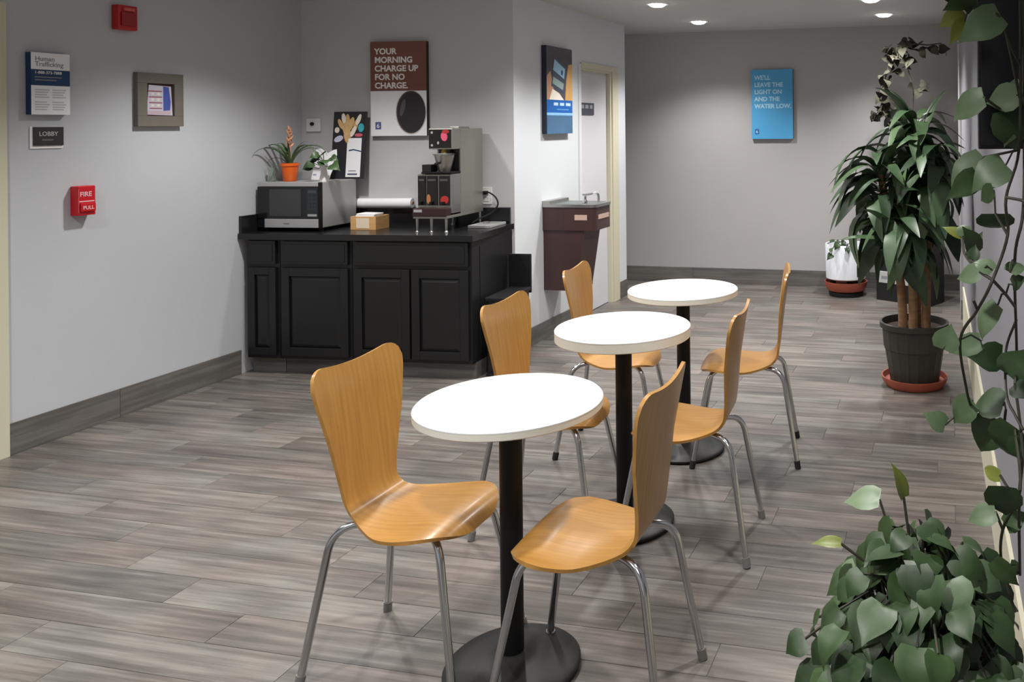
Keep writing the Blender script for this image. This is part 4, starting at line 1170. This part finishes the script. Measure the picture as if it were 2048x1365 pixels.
for k, (x, y, z, az, f) in enumerate(pl_):
    out = Vector((math.cos(az), math.sin(az), 0)) * (0.35 + 0.75 * f) + Vector((random.uniform(-0.4, 0.4), random.uniform(-0.4, 0.4) - 0.25, -0.25 - 0.55 * f + random.uniform(-0.3, 0.35)))
    s = random.uniform(0.052, 0.090)
    if x + pt.location.x + out.normalized().x * s > 0.15: out.x = -abs(out.x) * 0.4
    kind = ('p' if random.random() < 0.10 else 'g')
    place('leaf', HEART[kind][k % 3], pt, (x, y, z), orient(out, random.uniform(-0.5, 0.5), (0, -0.35, 1)), (s, s * random.uniform(0.95, 1.2), s))
    if k % 2 == 0:
        b = (0.06 * math.cos(az), 0.06 * math.sin(az), 0.47)
        MB().tube([b, ((x + b[0]) / 2, (y + b[1]) / 2, (z + 0.46) / 2 + 0.08), (x, y, z)], 0.003, 5).build('stem', M_stem, pt, True)
# upright young leaf and yellow leaf at the left edge
for (b, d, s, kd) in [((-0.045, 0.06, 0.745), (-0.25, 0, 1), 0.075, 'y'), ((-0.17, 0.0, 0.665), (-1, -0.1, 0.05), 0.062, 'y'), ((-0.10, 0.12, 0.71), (-1, 0.1, -0.1), 0.085, 'p')]:
    place('leaf', HEART[kd][0], pt, b, orient(d, 0.9, (0, -1, 0.3)), (s, s * 0.6 if kd == 'y' else s, s))
    MB().tube([(0, 0, 0.47), (b[0] * 0.6, b[1] * 0.6, 0.62), b], 0.003, 5).build('stem', M_stem, pt, True)

# vine hanging along the right edge
VINE_LEAVES = [(0.09, 1.559, 1.718, 0.024, 1.543, 1.67, 0.62, 1.0), (0.031, 1.652, 1.755, -0.004, 1.628, 1.737, 0.6, 0.0), (0.027, 1.664, 1.742, -0.011, 1.658, 1.707, 0.6, 2.0), (0.031, 1.644, 1.719, 0.008, 1.624, 1.675, 0.5, 2.0), (0.044, 1.622, 1.736, 0.026, 1.596, 1.77, 0.6, 0.0), (0.009, 1.694, 1.767, -0.015, 1.688, 1.778, 0.6, 0.0), (0.062, 1.587, 1.573, -0.003, 1.612, 1.533, 0.6, 1.0), (0.128, 1.686, 1.58, 0.073, 1.704, 1.559, 0.75, 1.0), (0.128, 1.711, 1.566, 0.121, 1.727, 1.62, 0.8, 1.0), (0.126, 1.727, 1.557, 0.152, 1.711, 1.489, 0.85, 0.0), (0.109, 1.73, 1.55, 0.125, 1.732, 1.469, 0.7, 0.0), (0.137, 1.752, 1.532, 0.107, 1.738, 1.483, 0.7, 0.0), (0.066, 1.718, 1.46, -0.002, 1.698, 1.392, 0.6, 1.0), (0.052, 1.676, 1.428, 0.003, 1.652, 1.38, 0.55, 0.0), (0.103, 1.652, 1.448, 0.041, 1.635, 1.404, 0.75, 1.0), (0.079, 1.616, 1.404, 0.055, 1.642, 1.378, 0.7, 0.0), (0.081, 1.609, 1.361, 0.081, 1.628, 1.32, 1.25, 0.0), (0.024, 1.72, 1.302, -0.014, 1.738, 1.319, 0.6, 2.0), (0.03, 1.713, 1.308, 0.017, 1.731, 1.329, 0.8, 1.0), (0.046, 1.605, 1.29, 0.026, 1.586, 1.335, 0.7, 0.0), (0.043, 1.624, 1.292, 0.055, 1.613, 1.323, 0.6, 0.0), (0.039, 1.579, 1.28, 0.045, 1.587, 1.306, 0.7, 0.0), (0.07, 1.494, 1.276, 0.037, 1.508, 1.291, 0.65, 1.0), (0.051, 1.498, 1.272, 0.011, 1.52, 1.252, 0.6, 1.0), (0.1, 1.521, 1.269, 0.125, 1.544, 1.286, 0.7, 1.0), (0.105, 1.538, 1.245, 0.124, 1.514, 1.259, 0.7, 0.0), (0.081, 1.553, 1.206, 0.041, 1.56, 1.139, 0.45, 1.0), (-0.015, 1.563, 1.121, 0.003, 1.574, 1.161, 0.9, 1.0), (0.055, 1.65, 1.117, -0.006, 1.651, 1.086, 0.5, 1.0), (0.098, 1.738, 1.068, 0.037, 1.719, 1.058, 0.75, 0.0), (0.104, 1.697, 1.044, 0.138, 1.695, 1.088, 0.9, 0.0), (0.115, 1.645, 1.04, 0.132, 1.62, 1.021, 0.9, 0.0), (0.094, 1.65, 0.998, 0.036, 1.676, 0.991, 0.85, 0.0), (0.039, 1.662, 1.0, 0.004, 1.684, 0.942, 0.6, 1.0), (0.082, 1.683, 0.961, 0.045, 1.686, 0.887, 0.7, 0.0), (-0.013, 1.689, 0.94, -0.053, 1.677, 0.96, 0.7, 1.0), (0.112, 1.612, 0.972, 0.085, 1.636, 0.897, 0.8, 0.0), (0.119, 1.594, 0.965, 0.13, 1.598, 0.91, 0.8, 0.0), (0.081, 1.522, 0.917, 0.046, 1.545, 0.912, 0.5, 2.0), (0.082, 1.483, 0.916, 0.087, 1.504, 0.85, 0.75, 0.0), (0.071, 1.491, 0.867, 0.023, 1.491, 0.845, 0.6, 1.0), (0.092, 1.569, 0.81, 0.128, 1.564, 0.835, 0.7, 0.0), (0.107, 1.704, 0.674, 0.13, 1.71, 0.654, 0.7, 0.0), (0.076, 1.641, 0.712, 0.111, 1.637, 0.664, 0.6, 0.0)]
VINE_STEMS = [[(0.118, 1.477, 1.781), (0.13, 1.639, 1.634), (0.129, 1.682, 1.475), (0.097, 1.561, 1.395), (0.1, 1.574, 1.327), (0.069, 1.479, 1.263), (0.045, 1.516, 1.204), (0.016, 1.581, 1.135), (0.027, 1.616, 1.034), (0.039, 1.693, 0.971)], [(0.122, 1.474, 1.781), (0.144, 1.743, 1.522), (0.123, 1.525, 1.377), (0.11, 1.549, 1.287), (0.127, 1.762, 1.075), (0.115, 1.645, 1.04)], [(0.123, 1.705, 1.147), (0.106, 1.75, 1.077), (0.1, 1.647, 1.02), (0.112, 1.607, 0.996), (0.124, 1.584, 0.978)], [(0.13, 1.639, 1.634), (0.111, 1.606, 1.664), (0.085, 1.558, 1.719), (0.044, 1.622, 1.741), (0.03, 1.655, 1.76)], [(0.131, 1.688, 1.58), (0.1, 1.585, 1.694), (0.085, 1.558, 1.719)], [(0.097, 1.561, 1.395), (0.117, 1.514, 1.395), (0.126, 1.505, 1.392)], [(0.069, 1.479, 1.263), (0.049, 1.5, 1.272)], [(0.069, 1.479, 1.263), (0.094, 1.541, 1.227), (0.116, 1.636, 1.186)], [(0.1, 1.574, 1.327), (0.081, 1.609, 1.361)], [(0.129, 1.682, 1.475), (0.066, 1.718, 1.46)], [(0.098, 1.736, 1.065), (0.104, 1.697, 1.044)], [(0.098, 1.642, 0.993), (0.093, 1.663, 0.948), (0.081, 1.688, 0.958)], [(0.112, 1.612, 0.967), (0.111, 1.492, 0.908), (0.087, 1.579, 0.798), (0.09, 1.673, 0.688), (0.113, 1.67, 0.602)], [(0.115, 1.645, 1.04), (0.122, 1.573, 0.946), (0.11, 1.502, 0.887), (0.126, 1.717, 0.65)], [(0.087, 1.579, 0.798), (0.071, 1.491, 0.867)], [(0.09, 1.479, 0.916), (0.081, 1.522, 0.917)], [(0.045, 1.516, 1.204), (0.037, 1.482, 1.228)], [(0.062, 1.587, 1.573), (0.109, 1.73, 1.55), (0.128, 1.686, 1.58)], [(0.051, 1.498, 1.272), (0.027, 1.636, 1.28), (0.024, 1.72, 1.302)]]
vn = empty('hanging_pothos_vine', (0.10, 1.62, 1.86), 0, 'long pothos vine trailing down the right edge in front of the white wall', 'hanging plant')
VO = Vector(vn.location)
MB().lathe([(0, 0.0), (0.05, 0.0), (0.06, 0.01), (0.075, 0.11), (0.075, 0.12), (0.066, 0.12), (0.06, 0.10), (0, 0.10)], 28).build('pot', M_pot, vn, True)
MB().tube([(0.066, 0, 0.115), (0.0, 0, 0.40), (0, 0, 0.578)], 0.003, 6).build('hanger_cord', M_rubber, vn); MB().tube([(-0.066, 0, 0.115), (0.0, 0, 0.40)], 0.003, 6).build('hanger_cord', M_rubber, vn)
for s in VINE_STEMS:
    MB().tube(catmull([tuple(Vector(p) - VO) for p in s], 6), 0.0028, 6).build('stem', M_stem, vn, True)
random.seed(3)
for j, (ax, ay, az_, bx_, by_, bz_, w, t) in enumerate(VINE_LEAVES):
    a = Vector((ax, ay, az_)); b = Vector((bx_, by_, bz_)); d = b - a
    L_ = d.length * 1.08
    kd = 'gpy'[int(t)]
    o = place('leaf', HEART[kd][0 if j % 2 else 1], vn, a - VO, orient(d + Vector((0, 0, 0.12 * L_)), random.uniform(-0.45, 0.45), (random.uniform(-0.3, 0.1), -1.0, random.uniform(0.2, 0.8))), (L_, L_ * w * 1.35, L_))
    # short leaf stalk back towards the nearest vine stem
    best = min((Vector(p) for s in VINE_STEMS for p in s), key=lambda p: (p - a).length)
    if 0.01 < (best - a).length < 0.12:
        mid = (best + a) / 2 + Vector((0, 0, 0.01))
        MB().tube([tuple(best - VO), tuple(mid - VO), tuple(a - VO)], 0.0018, 5).build('leaf_stalk', M_stem, vn, True)
